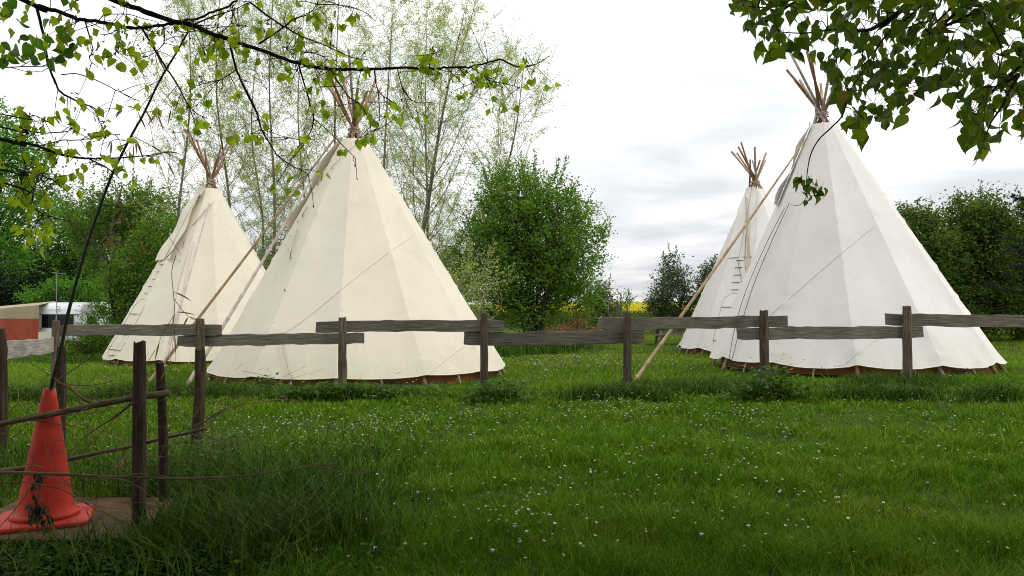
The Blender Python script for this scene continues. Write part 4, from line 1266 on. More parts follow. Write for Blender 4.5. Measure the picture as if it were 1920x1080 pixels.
# ================================================================== LAWN GRASS
def in_tipi(x, y):
    m = np.zeros(len(x), bool)
    for cx, cy, r in TIPI_FOOT:
        m |= (x - cx) ** 2 + (y - cy) ** 2 < r * r
    return m
def lawn():
    rng = R_(301)
    mb = MB()
    for y0, y1, n, seg in ((3.9, 6.0, 105000, 2), (6.0, 9.5, 125000, 2), (9.5, 16, 130000, 2), (16, 26, 120000, 1), (26, 50, 110000, 1)):
        y = np.sqrt(rng.uniform(y0 ** 2, y1 ** 2, n))
        x = rng.uniform(-.69, .69, n) * y + rng.normal(0, .15, n)
        # most blades stand in tufts that splay outwards
        nt_ = n // 24
        ty = np.sqrt(rng.uniform(y0 ** 2, y1 ** 2, nt_)); tx = rng.uniform(-.69, .69, nt_) * ty
        ts = np.clip(rng.lognormal(0, .55, nt_), .35, 2.6)
        k = rng.integers(0, nt_, n); inn = rng.uniform(0, 1, n) < .72
        ox, oy = rng.normal(0, .032, n) * ts[k] * np.clip(y / 8, 1, 3), rng.normal(0, .032, n) * ts[k] * np.clip(y / 8, 1, 3)
        x = np.where(inn, tx[k] + ox, x); y = np.where(inn, ty[k] + oy, y)
        la = np.where(inn, np.arctan2(oy, ox) + rng.normal(0, .5, n), rng.uniform(0, 6.28, n))
        tuft = vnoise(x, y, 5.0, 3)
        big = vnoise(x, y, 1.1, 8)
        h = (0.04 + 0.05 * np.clip(tuft, 0, 1) ** 1.5 + .05 * np.clip(big - .45, 0, 1)) * rng.uniform(.6, 1.35, n) * np.where(inn, .75 + .6 * ts[k], 1)
        mid = np.clip(y / 7.0, .75, 6)
        w = .0068 * mid * rng.uniform(.7, 1.3, n)
        bare = np.clip((vnoise(x, y, 2.2, 21) - .70) * 6, 0, 1)
        h = h * (1 - .4 * bare)
        keep = ~in_tipi(x, y) & (rng.uniform(0, 1, n) > .25 * bare)
        h = np.where(y < 9, h * 1.12, h); h = np.where((x < -1.9) & (y < 5.4), h * .5, h)
        keep &= ~((x < -2.5) & (y > 5.28) & (y < 6.47) & (x < (at(238, 1008, 5.3)[0])))
        x, y, h, w, la = x[keep], y[keep], h[keep], w[keep], la[keep]
        blades(mb, rng, x, y, h, w, .85, seg, None, la)
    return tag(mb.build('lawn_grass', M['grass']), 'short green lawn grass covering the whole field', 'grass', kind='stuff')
lawn()
def tall_grass():
    rng = R_(302)
    mb = MB()
    # ragged strip under the fence
    n = 26000
    x = rng.uniform(-10.5, 10.5, n); y = FY + rng.normal(0, .28, n)
    k = np.clip(vnoise(x, y * .3, 2.0, 5) * 2.2 - .8, 0.04, 1)
    keep = rng.uniform(0, 1, n) < k + .06
    x, y, k = x[keep], y[keep], k[keep]
    blades(mb, rng, x, y, (.08 + .26 * k) * rng.uniform(.5, 1.15, len(x)), np.full(len(x), .010), .55, 2)
    # uncut growth round the stakes at the lower left
    def patch(px, py, sx, sy, n, h, lean=.5, w=.006):
        g = ground(px, py)
        x = g[0] + rng.normal(0, sx, n); y = g[1] + rng.normal(0, sy, n)
        y = np.maximum(y, 3.8)
        ok = ~((y > 5.28) & (y < 6.47) & (x < at(238, 1008, 5.3)[0]))
        x, y = x[ok], y[ok]; n = len(x)
        blades(mb, rng, x, y, h * rng.uniform(.45, 1.15, n), np.full(n, w), lean, 2)
    patch(420, 960, .45, .7, 4200, .36, .6, .010)
    patch(540, 1010, .35, .4, 2600, .34, .8, .009)
    patch(330, 1040, .5, .25, 1500, .30, .7, .009)
    patch(300, 930, .4, .6, 1300, .38, .4, .010)
    patch(120, 1055, .8, .10, 700, .10, .6, .008)
    patch(640, 890, .5, .9, 2000, .24, .6, .010)
    patch(20, 900, .5, .5, 1000, .35, .4, .010)
    for px in (560, 640, 930, 1110, 1200, 1440, 1600, 1700, 1860, 60, 240):
        patch(px, 752, .26, .12, 480, .34, .7, .013)
    # long grass at the foot of the big bush
    for px, py in ((960, 660), (1010, 662), (1050, 655), (920, 668)):
        patch(px, py, .6, .5, 1300, .55, .4, .016)
    patch(200, 680, 1.5, .6, 2600, .35, .4, .016)
    return tag(mb.build('tall_grass', M['tall_grass']), 'ragged tall grass under the fence and round the stakes', 'grass', kind='stuff')
tall_grass()

# ------------------------------------------------------------------ broad-leaved weeds
M['weed'] = leaf_mat('weed_leaves', [(.028, .070, .011), (.05, .105, .016), (.075, .135, .024)], .35, rough=.7, spec=.1)
def lobed_leaf(P, D, Nn, s):
    """flat weed leaves of three pointed lobes"""
    n = len(P); D = norm(D); S = norm(np.cross(D, Nn)); U = np.cross(S, D)
    o = [(0, 0, 0), (.35, .28, .05), (.30, .62, 0), (.62, .30, .06), (1.0, 0, -.05), (.62, -.30, .06), (.30, -.62, 0), (.35, -.28, .05), (.5, 0, 0)]
    V = np.stack([P + (D * a + S * b_ + U * c) * s[:, None] for a, b_, c in o], 1)
    i = np.arange(n)[:, None] * 9
    f = np.array([[0, 1, 8], [1, 2, 3], [1, 3, 8], [3, 4, 8], [8, 4, 5], [8, 5, 7], [5, 6, 7], [0, 8, 7]])
    return V.reshape(-1, 3), np.concatenate([i + t[None] for t in f])
def weeds():
    rng = R_(303); mb = MB()
    def patch(px, py, sx, sy, n, hmax, size):
        g = ground(px, py)
        x = g[0] + rng.normal(0, sx, n); y = np.maximum(g[1] + rng.normal(0, sy, n), 3.7)
        ok = ~((y > 5.25) & (y < 6.47) & (x < at(240, 1008, 5.3)[0]))
        x, y = x[ok], y[ok]; n = len(x)
        P = np.stack([x, y, gz(x, y) + hmax * rng.uniform(.2, 1, n) ** .7], 1)
        mb.add(*lobed_leaf(P, rand_dirs(rng, n) * [1, 1, .25], rand_dirs(rng, n) * .5 + [0, 0, 1], size * rng.uniform(.6, 1.3, n)))
    patch(120, 1058, .75, .12, 900, .08, .05)
    patch(330, 1060, .5, .16, 600, .13, .05)
    patch(60, 1078, .6, .1, 500, .08, .05)
    patch(300, 990, .35, .25, 350, .22, .05)
    patch(390, 880, .22, .5, 420, .30, .06)
    patch(330, 900, .3, .5, 300, .28, .06)
    patch(560, 1060, .6, .25, 350, .08, .04)
    for _ in range(70):
        patch(rng.uniform(350, 1900), 770 + 290 * rng.uniform() ** 1.3, .12, .10, 16, .05, .035)
    for px in (60, 110, 240, 480, 600, 680, 760, 1210, 1620, 1830):
        patch(px, 748, .7, .2, 110, .24, .085)
    return tag(mb.build('ground_weeds', M['weed']), 'low leafy weeds covering the ground at the lower left and along the fence', 'weeds', kind='stuff')
weeds()
def weed_clump(label, px, py, h, sx, n, seed, flowers=0):
    rng = R_(seed)
    g = ground(px, py)
    root = tag(empty('weed_clump', g), label, 'weed', 'weed clumps at the fence posts')
    mb, st = MB(), MB()
    x = g[0] + rng.normal(0, sx, n); y = g[1] + rng.normal(0, .16, n)
    z = gz(x, y) + h * rng.uniform(.1, 1, n) * np.exp(-((x - g[0]) / (1.7 * sx)) ** 2)
    P = np.stack([x, y, z], 1)
    mb.add(*lobed_leaf(P, rand_dirs(rng, n) * [1, 1, .3] + [0, -.3, 0], rand_dirs(rng, n) * .5 + [0, -.2, 1], .085 * rng.uniform(.6, 1.3, n)))
    for k in range(16):
        i = rng.integers(n)
        st.tube([[P[i][0], P[i][1], float(gz(P[i][0], P[i][1]))], P[i]], [.006, .003], 4)
    mb.build('leaf_mass', M['weed'], root)['kind'] = 'stuff'; st.build('stems', M['tall_grass'], root)['kind'] = 'stuff'
    if flowers:
        ym = plain_mat('buttercup_yellow', (.75, .50, .015), .4, .1)
        for k in range(flowers):
            p = np.array([g[0] + rng.normal(0, sx * 1.1), g[1] + rng.normal(0, .1), 0]); p[2] = float(gz(p[0], p[1])) + h * rng.uniform(.85, 1.35)
            fm = MB(); a = np.arange(6) / 6 * 2 * math.pi
            fm.add(np.vstack([[p], p + .026 * np.stack([np.cos(a), np.sin(a), np.full(6, .5)], 1)]), np.array([[0, 1 + i, 1 + (i + 1) % 6] for i in range(6)]))
            fm.build('yellow_flower', ym, root)
weed_clump('leafy weed clump with yellow flowers at the sixth fence post from the left', 1445, 752, .58, .40, 620, 401, 16)
weed_clump('leafy weed clump at the fourth fence post beside the large cream tipi', 935, 756, .42, .36, 420, 402)
weed_clump('spreading leafy weed clump at the third fence post from the left', 640, 752, .34, .75, 620, 403, 5)
weed_clump('leafy weed clump at the fifth fence post from the left', 1180, 750, .30, .5, 260, 404)
weed_clump('leafy weed clump with small yellow flowers left of the third post', 500, 738, .34, .35, 200, 405, 9)

# ------------------------------------------------------------------ daisies
def daisies():
    rng = R_(305)
    wm, n_, b_ = new_mat('daisy')
    # white rays, yellow disc, green stalk: told apart by place on the flower
    tcn = N(n_, 'ShaderNodeTexCoord'); at_ = N(n_, 'ShaderNodeAttribute'); at_.attribute_name = 'shade'
    r = N(n_, 'ShaderNodeValToRGB'); r.color_ramp.interpolation = 'CONSTANT'
    e = r.color_ramp.elements; e[0].color = rgb((.05, .12, .02)); e[1].position = .3; e[1].color = rgb((.70, .68, .64)); e.new(.7).color = rgb((.75, .5, .03))
    L(n_, at_.outputs['Fac'], r.inputs[0]); L(n_, r.outputs[0], b_.inputs['Base Color']); b_.inputs['Roughness'].default_value = .7
    def flower(h, rr, cup):
        V, Fc, S = [], [], []
        k = 9
        V += [(-.0018, 0, 0), (.0018, 0, 0), (.0018, 0, h), (-.0018, 0, h)]; S += [0] * 4; Fc.append([0, 1, 2, 3])
        V += [(0, -.0018, 0), (0, .0018, 0), (0, .0018, h), (0, -.0018, h)]; S += [0] * 4; Fc.append([4, 5, 6, 7])
        o = len(V); V.append((0, 0, h)); S.append(.5)
        for i in range(2 * k):
            a = i / (2 * k) * 2 * math.pi; q = rr * (1 if i % 2 == 0 else .78)
            V.append((q * math.cos(a), q * math.sin(a), h + cup * rr)); S.append(.5)
        for i in range(2 * k): Fc.append([o, o + 1 + i, o + 1 + (i + 1) % (2 * k)])
        o = len(V)
        for i in range(7):
            a = i / 7 * 2 * math.pi; V.append((rr * .36 * math.cos(a), rr * .36 * math.sin(a), h + cup * rr * .45 + .001)); S.append(.9)
        V.append((0, 0, h + cup * rr * .45 + .004)); S.append(.9)
        for i in range(7): Fc.append([o + 7, o + i, o + (i + 1) % 7])
        return np.array(V), Fc, np.array(S)
    # where they grow: clusters read off the lawn, plus a thin scatter
    pts = []
    cl = [(1130, 775, 70, 12, 80), (1210, 772, 60, 14, 50), (1400, 792, 45, 10, 60), (1290, 780, 60, 15, 30), (985, 960, 40, 35, 45), (1000, 1010, 40, 30, 14), (620, 815, 90, 18, 90), (560, 850, 80, 25, 50), (930, 800, 70, 20, 70), (800, 800, 80, 16, 60),
          (1180, 895, 60, 25, 30), (1480, 930, 40, 20, 14), (1440, 1000, 60, 20, 10), (1750, 830, 90, 35, 45), (1500, 860, 90, 30, 36), (340, 800, 60, 20, 40), (450, 820, 60, 15, 34), (60, 855, 60, 20, 20),
          (1050, 690, 75, 7, 220), (1250, 690, 90, 8, 120), (1150, 660, 160, 6, 80), (250, 705, 120, 8, 40), (1780, 770, 120, 12, 30), (1240, 850, 120, 40, 40), (720, 880, 90, 40, 24), (850, 960, 60, 40, 14)]
    for x, y, sx, sy, n in cl:
        for _ in range(n): pts.append(ground(rng.normal(x, sx), max(655, rng.normal(y, sy))))
    for _ in range(560):
        pts.append(ground(rng.uniform(0, 1920), 690 + 380 * rng.uniform() ** 1.5))
    P = np.array(pts)
    ok = ~in_tipi(P[:, 0], P[:, 1]) & (P[:, 1] > 4.3) & ~((P[:, 0] < -2.2) & (P[:, 1] < 7.5))
    P = P[ok]; P = P[np.argsort(P[:, 1])]
    protos = []
    for k in range(6):
        V, Fc, S = flower(rng.uniform(.085, .135), rng.uniform(.0085, .0125), rng.uniform(.4, 1.3))
        me = bpy.data.meshes.new('daisy'); me.from_pydata(V.tolist(), [], Fc); me.materials.append(wm)
        me.attributes.new('shade', 'FLOAT', 'POINT').data.foreach_set('value', S.astype(np.float32)); protos.append((me, V, Fc, S))
    for i, p in enumerate(P[:300]):
        o = bpy.data.objects.new('daisy', protos[i % 6][0]); o.location = Vector((p[0], p[1], p[2] - .005))
        o.rotation_euler = (rng.normal(0, .25), rng.normal(0, .25), rng.uniform(0, 6.28)); s = rng.uniform(.75, 1.3); o.scale = (s, s, s)
        scene.collection.objects.link(o)
        tag(o, 'small white daisy standing in the nearer part of the lawn', 'daisy', 'daisies in the nearer lawn')
    V_, F3, F4, S_, off = [], [], [], [], 0
    for i, p in enumerate(P[300:]):
        me, V, Fc, S = protos[i % 6]
        s = rng.uniform(.9, 1.4) * (1.0 if p[1] < 14 else 1.5)
        a = rng.uniform(0, 6.28); c, sn = math.cos(a), math.sin(a)
        Q = V * s; Q = np.stack([Q[:, 0] * c - Q[:, 1] * sn, Q[:, 0] * sn + Q[:, 1] * c, Q[:, 2]], 1)
        tilt = rng.normal(0, .25); Q[:, 1] += Q[:, 2] * tilt
        V_.append(Q + p); S_.append(S)
        F4 += [[q + off for q in f] for f in Fc if len(f) == 4]; F3 += [[q + off for q in f] for f in Fc if len(f) == 3]
        off += len(V)
    mb = MB(); mb.add(np.vstack(V_), [np.array(F3), np.array(F4)])
    o = mb.build('daisies', wm); o.data.attributes.new('shade', 'FLOAT', 'POINT').data.foreach_set('value', np.concatenate(S_).astype(np.float32))
    tag(o, 'white daisies scattered in the farther lawn', 'daisies', kind='stuff')
daisies()

# ================================================================== OVERHANGING TREES IN FRONT
def leaf_mesh(name, ln, wd, mat, kind, fold, curl, twist=0.0):
    """one broad leaf with stalk, base at the origin, tip along -Z"""
    prof = {'lime': [(0, .0), (.02, .30), (.16, .47), (.34, .50), (.55, .42), (.74, .26), (.88, .10), (1, 0)],
            'birch': [(0, .0), (.05, .28), (.20, .48), (.34, .50), (.52, .38), (.70, .20), (.86, .07), (1, 0)]}[kind]
    V, Fc = [], []
    n = len(prof)
    for t, w in prof:
        z = -t * ln; bow = curl * (t - .3) ** 2 * ln
        tx = twist * wd * t * t
        V += [(-w * wd + tx, -fold * w * wd + bow, z + (.04 * ln if 0 < t < .1 else 0)), (tx, bow, z), (w * wd + tx, -fold * w * wd * (1 - twist) + bow, z + (.04 * ln if 0 < t < .1 else 0))]
    for i in range(n - 1):
        a, b = 3 * i, 3 * i + 3
        Fc += [[a, a + 1, b + 1, b], [a + 1, a + 2, b + 2, b + 1]]
    o = len(V); r = .0011
    V += [(-r, 0, 0), (r, 0, 0), (r, .004, ln * .45), (-r, .004, ln * .45)]; Fc.append([o, o + 1, o + 2, o + 3])
    me = bpy.data.meshes.new(name); me.from_pydata([tuple(v) for v in V], [], Fc); me.materials.append(mat)
    me.polygons.foreach_set('use_smooth', [True] * len(Fc)); me.update()
    return me
def obj_rand_leaf(name, cols, trans, tcol, spec=.4, rough=.4):
    m = leaf_mat(name, cols, trans, tcol, rough, spec=spec)
    n = m.node_tree
    oi = N(n, 'ShaderNodeObjectInfo')
    r = [x for x in n.nodes if x.type == 'VALTORGB'][0]
    L(n, oi.outputs['Random'], r.inputs[0])
    return m
def put_leaf(root, me, p, rng, droop=.35, scale=1.0, name='leaf'):
    o = bpy.data.objects.new(name, me)
    o.location = Vector(p) - root.location
    o.rotation_euler = (rng.normal(0, droop), rng.normal(0, droop), rng.uniform(0, 6.28))
    o.scale = (scale, scale, scale)
    o.parent = root
    scene.collection.objects.link(o)
    return o
def overhead_crown(rng, n, cen, rad, size):
    """the part of a crown above and behind the camera, kept out of the picture"""
    P = np.asarray(cen) + rand_dirs(rng, n) * np.asarray(rad) * rng.uniform(.15, 1, (n, 1)) ** .5
    zlim = CAMH + .43 * np.maximum(P[:, 1], 0) + .45
    P = P[P[:, 2] > np.maximum(zlim, 2.6)]
    n = len(P); s = size * rng.uniform(.7, 1.3, n)
    return leaf_quads(P, rand_dirs(rng, n) * [1, 1, .6] + [0, 0, -.3], rand_dirs(rng, n) + [0, 0, .8], s, s * .7)

def left_tree():
    rng = R_(501)
    tb = np.array([-5.2, 2.6, 0.0])
    root = tag(empty('lime_tree', tb), 'lime tree whose thin branches with young leaves hang in from the upper left', 'tree')
    lm = obj_rand_leaf('young_lime_leaf', [(.25, .38, .025), (.34, .49, .035), (.42, .55, .05), (.28, .41, .045)], .68, (1.5, 1.4, .5))
    dm = obj_rand_leaf('lime_leaf', [(.05, .14, .015), (.08, .20, .02), (.13, .28, .03)], .55, (1.4, 1.4, .5))
    budm = plain_mat('bud', (.06, .045, .035), .6, .3, 30)
    young = [leaf_mesh('leaf', rng.uniform(.046, .062), rng.uniform(.036, .050), lm, 'lime', rng.uniform(.2, 1.1), rng.uniform(-.2, 1.1), rng.normal(0, .3)) for _ in range(4)]
    big = [leaf_mesh('leaf', rng.uniform(.065, .085), rng.uniform(.055, .07), dm, 'lime', rng.uniform(.1, .5), rng.uniform(.1, .4)) for _ in range(4)]
    wood = MB()
    trunk = curve_pts([tb - [0, 0, .2], tb + [.1, 0, 2], tb + [.0, -.1, 4.5], tb + [.3, -.5, 8]], 6)
    tw = MB(); tw.tube(trunk, np.linspace(.24, .08, len(trunk)), 12, True, rng, .04)
    tw.build('trunk', M['bark'], root, smooth=True)
    def branch(pxs, Y0, Y1, r0, r1, start=None, n=5):
        P = polyline(pxs, Y0, Y1)
        P[1:-1, 1] += rng.normal(0, .02, len(P) - 2)
        if start is not None: P = np.vstack([np.asarray(start, float).reshape(-1, 3), P])
        Q = curve_pts(P, n)
        Q[3:] += rng.standard_normal(Q[3:].shape) * min(.0025, r1 * .5)
        wood.tube(Q, np.linspace(r0, r1, len(Q)), 6 if r0 > .01 else 4, True, rng, .05)
        return Q
    B = []
    def br(pxs, Y0, Y1, r0, r1, start=None, leafy=1.0, big_=False):
        B.append((branch(pxs, Y0, Y1, r0, r1, start), leafy, big_))
    br([(120, -48), (213, -2), (259, 15), (315, 35), (359, 48), (407, 67), (444, 80), (500, 98), (556, 119), (607, 127), (640, 128), (702, 129), (761, 128), (813, 125), (836, 126), (880, 124), (939, 111)], 3.9, 4.3, .0155, .0042, [tb + [0, 0, 4.4], (-3.4, 3.4, 3.9)], .9)
    br([(939, 111), (972, 126), (1006, 117), (1032, 104)], 4.3, 4.3, .005, .002, None, 1.6)
    br([(41, 0), (67, 11), (104, 24), (148, 37), (178, 44), (222, 47), (259, 50), (304, 48), (333, 44), (370, 34), (407, 19), (444, 2)], 3.7, 4.2, .012, .005, [tb + [0, 0, 4.2], (-3.3, 3.2, 3.5)], .6)
    S = [([(69, 14), (76, 70), (87, 118), (98, 152), (115, 174), (148, 191), (167, 198), (181, 215), (190, 231)], .009, 1.0),
         ([(430, 77), (444, 130), (459, 163), (478, 207), (493, 244), (507, 274), (526, 296), (548, 311), (578, 326)], .008, 1.0),
         ([(560, 121), (575, 175), (588, 222), (580, 250), (562, 278), (545, 300)], .006, .9),
         ([(588, 222), (620, 250), (650, 280), (666, 296)], .003, .8),
         ([(620, 129), (640, 163), (658, 185), (676, 197), (700, 240)], .005, 1.1),
         ([(702, 130), (708, 167), (720, 181), (742, 195)], .004, 1.3),
         ([(708, 167), (712, 200), (710, 237), (700, 246)], .003, 1.3),
         ([(745, 129), (754, 163), (765, 181), (780, 192), (813, 193)], .004, 1.1),
         ([(486, 82), (530, 50), (550, 35), (578, 26), (594, 8), (600, -20)], .006, 1.0),
         ([(470, 5), (505, 33), (536, 51), (567, 69), (592, 80), (622, 93), (658, 108), (690, 112)], .005, 1.0),
         ([(594, 8), (640, 10), (680, 22), (705, 40)], .003, 1.1),
         ([(265, 51), (289, 93), (311, 126), (333, 159), (352, 193), (370, 213), (389, 222)], .006, 1.0),
         ([(352, 193), (365, 235), (360, 262)], .003, .8),
         ([(444, 130), (420, 145), (395, 150), (370, 160)], .003, 1.1),
         ([(493, 244), (530, 255), (560, 262)], .002, 1.0),
         ([(160, 41), (170, 90), (172, 112), (185, 128)], .004, 1.2),
         ([(220, 48), (226, 80), (218, 100), (200, 108)], .004, 1.0),
         ([(307, 49), (306, 80), (292, 100), (270, 108)], .004, 1.0),
         ([(359, 48), (400, 30), (440, 20), (470, 3)], .005, .9),
         ([(315, 35), (340, 60), (400, 52), (450, 48)], .003, 1.0),
         ([(780, 127), (800, 108), (820, 100), (830, 92)], .003, 2.2),
         ([(836, 126), (860, 150), (872, 160)], .003, 1.3),
         ([(880, 124), (905, 138), (918, 155), (950, 160), (975, 165)], .003, 1.8),
         ([(850, 125), (880, 140), (890, 165), (880, 175)], .003, 1.6),
         ([(0, 127), (55, 128), (96, 124)], .003, 1.0),
         ([(115, 140), (150, 140), (190, 155), (230, 175), (262, 190)], .003, .7),
         ([(640, 128), (600, 105), (560, 92), (530, 88)], .003, 1.6),
         ([(407, 67), (430, 40), (436, 10)], .003, 1.0),
         ([(180, 44), (200, 30), (240, 28), (268, 35)], .003, 1.0)]
    for pl, r, lf in S:
        Y = 4.0 + .3 * pl[0][0] / 900
        br(pl, Y, Y + rng.normal(0, .18), r, .0018, None, lf)
    # lower branches from the left edge
    br([(0, 260), (33, 266), (67, 272), (100, 286), (133, 293), (167, 298), (200, 297), (244, 296), (289, 289), (322, 284)], 3.8, 4.3, .010, .002, [tb + [.1, 0, 3.0], (-3.6, 3.4, 2.75)], .4)
    br([(0, 237), (44, 243), (73, 248), (122, 247), (136, 240)], 3.8, 4.0, .005, .002, [tb + [.1, 0, 3.1], (-3.6, 3.3, 2.8)], .3)
    br([(0, 340), (33, 367), (56, 382), (78, 399), (100, 407), (133, 416)], 3.6, 3.8, .006, .002, [tb + [.1, 0, 2.5], (-3.5, 3.2, 2.5)], .5)
    br([(0, 213), (44, 214), (73, 220), (98, 232)], 3.9, 4.0, .004, .002, [tb + [.1, 0, 3.2], (-3.6, 3.3, 2.8)], .2)
    br([(0, 318), (40, 322), (80, 330), (105, 340)], 3.7, 3.8, .005, .002, [tb + [.1, 0, 2.7], (-3.5, 3.2, 2.55)], .6)
    br([(167, 298), (200, 315), (225, 335)], 4.0, 4.0, .004, .002, None, 1.2)
    br([(80, 272), (120, 265), (160, 262), (200, 254), (225, 252)], 4.0, 4.0, .003, .002, None, 1.4)
    br([(40, 290), (40, 310), (45, 330)], 3.8, 3.8, .003, .002, None, 1.6)
    # leaves and buds on short side twigs
    spots, buds = [], []
    for Q, lf, bg_ in B:
        seg = np.linalg.norm(np.diff(Q, axis=0), axis=1).sum()
        k = max(2, int(seg / .06 * lf * 1.1))
        for _ in range(k):
            i = int(len(Q) * rng.uniform(.18, 1.0)); i = min(i, len(Q) - 1)
            if i < len(Q) * .3 and len(Q) > 60: i = int(len(Q) * rng.uniform(.3, 1)); i = min(i, len(Q) - 1)
            d = norm(np.array([rng.normal(0, .7), rng.normal(0, .5), rng.normal(-.35, .6)]))
            ln = rng.uniform(.02, .18)
            e = Q[i] + d * ln
            wood.tube([Q[i], Q[i] + d * ln * .5 + rng.standard_normal(3) * .006, e], [.0022, .0017, .001], 4)
            u = rng.uniform()
            if u < .30: spots.append((e, rng.integers(1, 3)))
            elif u < .48: spots.append((e, rng.integers(2, 5)))
            else: buds.append(e)
    vis = []
    for e, k in spots:
        for q in range(k):
            vis.append((e + rng.standard_normal(3) * [.018, .018, .012], False))
    nb = 0
    while nb < 70:
        x, y = rng.uniform(-10, 152), rng.uniform(-8, 118)
        if x > 70 and y < 30: continue
        if x < 60 and 50 < y < 80 and rng.uniform() < .6: continue
        vis.append((at(x, y, rng.uniform(3.5, 4.0)), True)); nb += 1
    for x, y in ((128, 2), (135, -2), (145, 4), (120, -4), (150, 0), (18, 95), (25, 90), (3, 100), (6, 110)): vis.append((at(x, y, 3.6), True))
    idx = rng.permutation(len(vis))
    rest = [[], []]
    for c, i in enumerate(idx):
        p, bg_ = vis[i]
        if c < 300:
            put_leaf(root, (big if bg_ else young)[rng.integers(4)], p, rng, .45 if not bg_ else .7, rng.uniform(.55, 1.1))
        else: rest[bg_].append(p)
    bb = MB()
    for e in buds:
        d = norm(np.array([rng.normal(0, .5), rng.normal(0, .5), rng.normal(-.3, .6)])); ln = rng.uniform(.012, .022)
        bb.tube([e, e + d * ln * .45, e + d * ln], [.0015, .0042, .0008], 5)
    wood.build('branches', M['dark_bark'], root, smooth=True)['kind'] = 'stuff'
    bb.build('leaf_buds', budm, root)['kind'] = 'stuff'
    if rest[0] or rest[1]:
        mb = MB(); P = np.array(rest[0] + rest[1]); n = len(P)
        mb.add(*leaf_quads(P, np.array([0, 0, -1.0]) + rand_dirs(rng, n) * .5, rand_dirs(rng, n), .05, .042, .15))
        mb.build('foliage', lm, root)['kind'] = 'stuff'
    mb = MB(); mb.add(*overhead_crown(rng, 120000, (-5.0, -1.1, 7.4), (7.0, 8.3, 3.9), .18))
    mb.build('crown', dm, root)['kind'] = 'stuff'
left_tree()

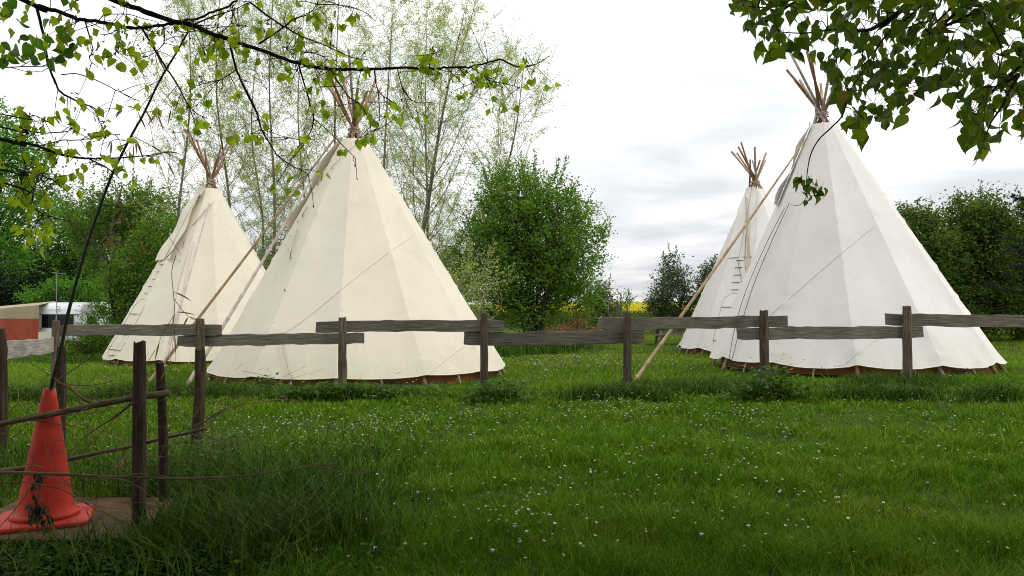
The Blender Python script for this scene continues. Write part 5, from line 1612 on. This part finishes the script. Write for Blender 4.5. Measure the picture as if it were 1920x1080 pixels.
def inside(poly, x, y):
    c = False; n = len(poly); j = n - 1
    for i in range(n):
        if (poly[i][1] > y) != (poly[j][1] > y) and x < (poly[j][0] - poly[i][0]) * (y - poly[i][1]) / (poly[j][1] - poly[i][1]) + poly[i][0]: c = not c
        j = i
    return c
def right_tree():
    rng = R_(511)
    tb = np.array([4.8, 1.2, 0.0])
    root = tag(empty('poplar_tree', tb), 'dark leafy tree branches hanging in from the upper right corner', 'tree')
    lm = obj_rand_leaf('dark_poplar_leaf', [(.055, .105, .010), (.08, .145, .013), (.11, .185, .016), (.15, .22, .02), (.19, .24, .022), (.085, .15, .016), (.09, .16, .02), (.065, .13, .018), (.24, .19, .025)], .55, (1.4, 1.4, .4), .4, .4)
    ms = [leaf_mesh('leaf', rng.uniform(.055, .078), rng.uniform(.040, .060), lm, 'birch', rng.uniform(.05, 1.0), rng.uniform(-.5, 1.2), rng.normal(0, .25)) for _ in range(12)]
    trunk = curve_pts([tb - [0, 0, .2], tb + [-.1, 0, 2], tb + [.0, .1, 4.5], tb + [-.3, -.3, 8]], 6)
    MB().tube(trunk, np.linspace(.26, .09, len(trunk)), 12, True, rng, .04).build('trunk', M['bark'], root, smooth=True)
    wood = MB()
    limbs = []
    for pl, r0, r1, Y, st in [([(1720, -4), (1687, 22), (1650, 46), (1624, 57), (1590, 56), (1561, 55), (1510, 62), (1460, 60)], .010, .002, 3.6, True), ([(1682, 38), (1665, 62), (1650, 81), (1635, 106), (1620, 132)], .006, .002, 3.6, False),
                       ([(1824, -4), (1840, 20), (1858, 48), (1872, 75), (1880, 105)], .007, .002, 3.4, True), ([(1926, 112), (1910, 140), (1895, 167), (1878, 200), (1858, 230), (1842, 270)], .008, .002, 3.5, True),
                       ([(1740, 0), (1745, 40), (1742, 80)], .004, .002, 3.6, True), ([(1590, 175), (1580, 215), (1560, 238), (1535, 262), (1520, 290), (1514, 320), (1512, 345)], .004, .002, 3.5, False), ([(1515, 330), (1530, 350), (1545, 362)], .002, .001, 3.5, False),
                       ([(1512, 345), (1512, 368), (1500, 384), (1482, 384)], .002, .001, 3.5, False), ([(1620, 132), (1600, 160), (1590, 178)], .003, .002, 3.55, False), ([(1500, -4), (1470, 10), (1430, 14), (1385, 10)], .005, .002, 3.6, True),
                       ([(1624, 57), (1618, 100), (1615, 130)], .003, .002, 3.6, False), ([(1570, 56), (1565, 90), (1572, 140), (1568, 170)], .003, .0015, 3.6, False), ([(1880, 105), (1870, 140), (1850, 170)], .003, .0015, 3.4, False), ([(1800, 0), (1790, 60), (1770, 110), (1760, 160)], .004, .002, 3.55, True)]:
        P = polyline(pl, Y, Y + rng.normal(0, .15))
        if st: P = np.vstack([tb + [0, 0, 4.6 + rng.uniform(-.4, .6)], (P[0] + tb + [0, 0, 4.6]) / 2 + [0, .2, .35], P])
        Q = curve_pts(P, 5); wood.tube(Q, np.linspace(r0 * (1.6 if st else 1), r1, len(Q)), 5, True, rng, .05); limbs.append(Q)
    poly = [(1355, -40), (1362, 18), (1385, 22), (1400, 45), (1428, 52), (1412, 80), (1424, 92), (1470, 98), (1500, 102), (1520, 96), (1530, 118), (1545, 132), (1560, 170), (1575, 192), (1588, 222), (1604, 256), (1620, 266), (1640, 236), (1655, 250), (1662, 205), (1690, 210),
            (1700, 222), (1703, 205), (1695, 196), (1712, 178), (1735, 145), (1752, 172), (1762, 186), (1778, 180), (1785, 160), (1800, 170), (1796, 195), (1800, 220), (1796, 250), (1812, 270), (1832, 294), (1848, 292), (1855, 265), (1870, 255), (1890, 250), (1897, 235), (1960, 250), (1960, -40)]
    holes = [(1545, 92, 18), (1615, 35, 9), (1660, 75, 14), (1490, 48, 7), (1535, 30, 7), (1905, 70, 10), (1585, 130, 8), (1640, 190, 8), (1868, 238, 8), (1900, 205, 9)]
    pts = []
    tries = 0
    while len(pts) < 900 and tries < 40000:
        tries += 1
        x, y = rng.uniform(1350, 1950), rng.uniform(-40, 300)
        if not inside(poly, x, y): continue
        if any((x - a) ** 2 + (y + 12 - b) ** 2 < (r + 9) ** 2 for a, b, r in holes) and rng.uniform() < .93: continue
        pts.append((x, y, rng.uniform(3.1, 4.2)))
    pts.sort(key=lambda q: q[2])
    extra = [(1496, 338, 1.0), (1505, 335, .9), (1520, 340, .8), (1492, 352, 1.0), (1513, 352, 1), (1532, 345, .8), (1524, 356, 1), (1530, 358, 1.1), (1540, 355, 1), (1538, 362, 1.1), (1520, 372, .9), (1505, 366, .9), (1512, 382, .7), (1528, 374, 1), (1546, 358, .9), (1500, 345, .9)]
    for x, y, s in extra: put_leaf(root, ms[rng.integers(12)], at(x, y - 6, 3.5), rng, .35, .75 * s)
    rest = []
    for c, (x, y, Y) in enumerate(pts):
        p = at(x, y, Y)
        if c < 284: put_leaf(root, ms[rng.integers(12)], p, rng, .5, np.clip(rng.lognormal(-.08, .24), .5, 1.4) * Y / 3.6)
        else: rest.append(p)
        if c % 4 == 0:
            Q = min((q for L_ in limbs for q in L_[::3]), key=lambda q: ((q - p) ** 2).sum() + (10 if q[2] < p[2] - .02 else 0))
            if np.linalg.norm(Q - p) < .5:
                wood.tube(curve_pts([Q, (Q + p) / 2 + [0, 0, .04], p], 4), np.linspace(.0022, .001, 9), 4)
    mb = MB()
    V, Fc = [], []
    for p in rest:     # the leaves farther back: the same leaf, joined
        me = ms[rng.integers(12)]
        co = np.array([v.co for v in me.vertices]) * rng.uniform(.9, 1.3)
        a, b_, c_ = rng.normal(0, .38), rng.normal(0, .38), rng.uniform(0, 6.28)
        Rx = np.array([[1, 0, 0], [0, math.cos(a), -math.sin(a)], [0, math.sin(a), math.cos(a)]]); Ry = np.array([[math.cos(b_), 0, math.sin(b_)], [0, 1, 0], [-math.sin(b_), 0, math.cos(b_)]]); Rz = np.array([[math.cos(c_), -math.sin(c_), 0], [math.sin(c_), math.cos(c_), 0], [0, 0, 1]])
        mb.add(co @ (Rz @ Ry @ Rx).T + p, np.array([list(q.vertices) for q in me.polygons]))
    rm = leaf_mat('dark_poplar_leaf_far', [(.055, .105, .010), (.10, .17, .015), (.17, .23, .02), (.085, .15, .016)], .55, (1.4, 1.4, .4), .4, spec=.4)
    mb.build('foliage', rm, root)['kind'] = 'stuff'
    wood.build('branches', M['dark_bark'], root, smooth=True)['kind'] = 'stuff'
    mb = MB(); mb.add(*overhead_crown(rng, 70000, (5.2, -1.9, 7.5), (7.0, 7.8, 3.5), .18))
    mb.build('crown', rm, root)['kind'] = 'stuff'
right_tree()
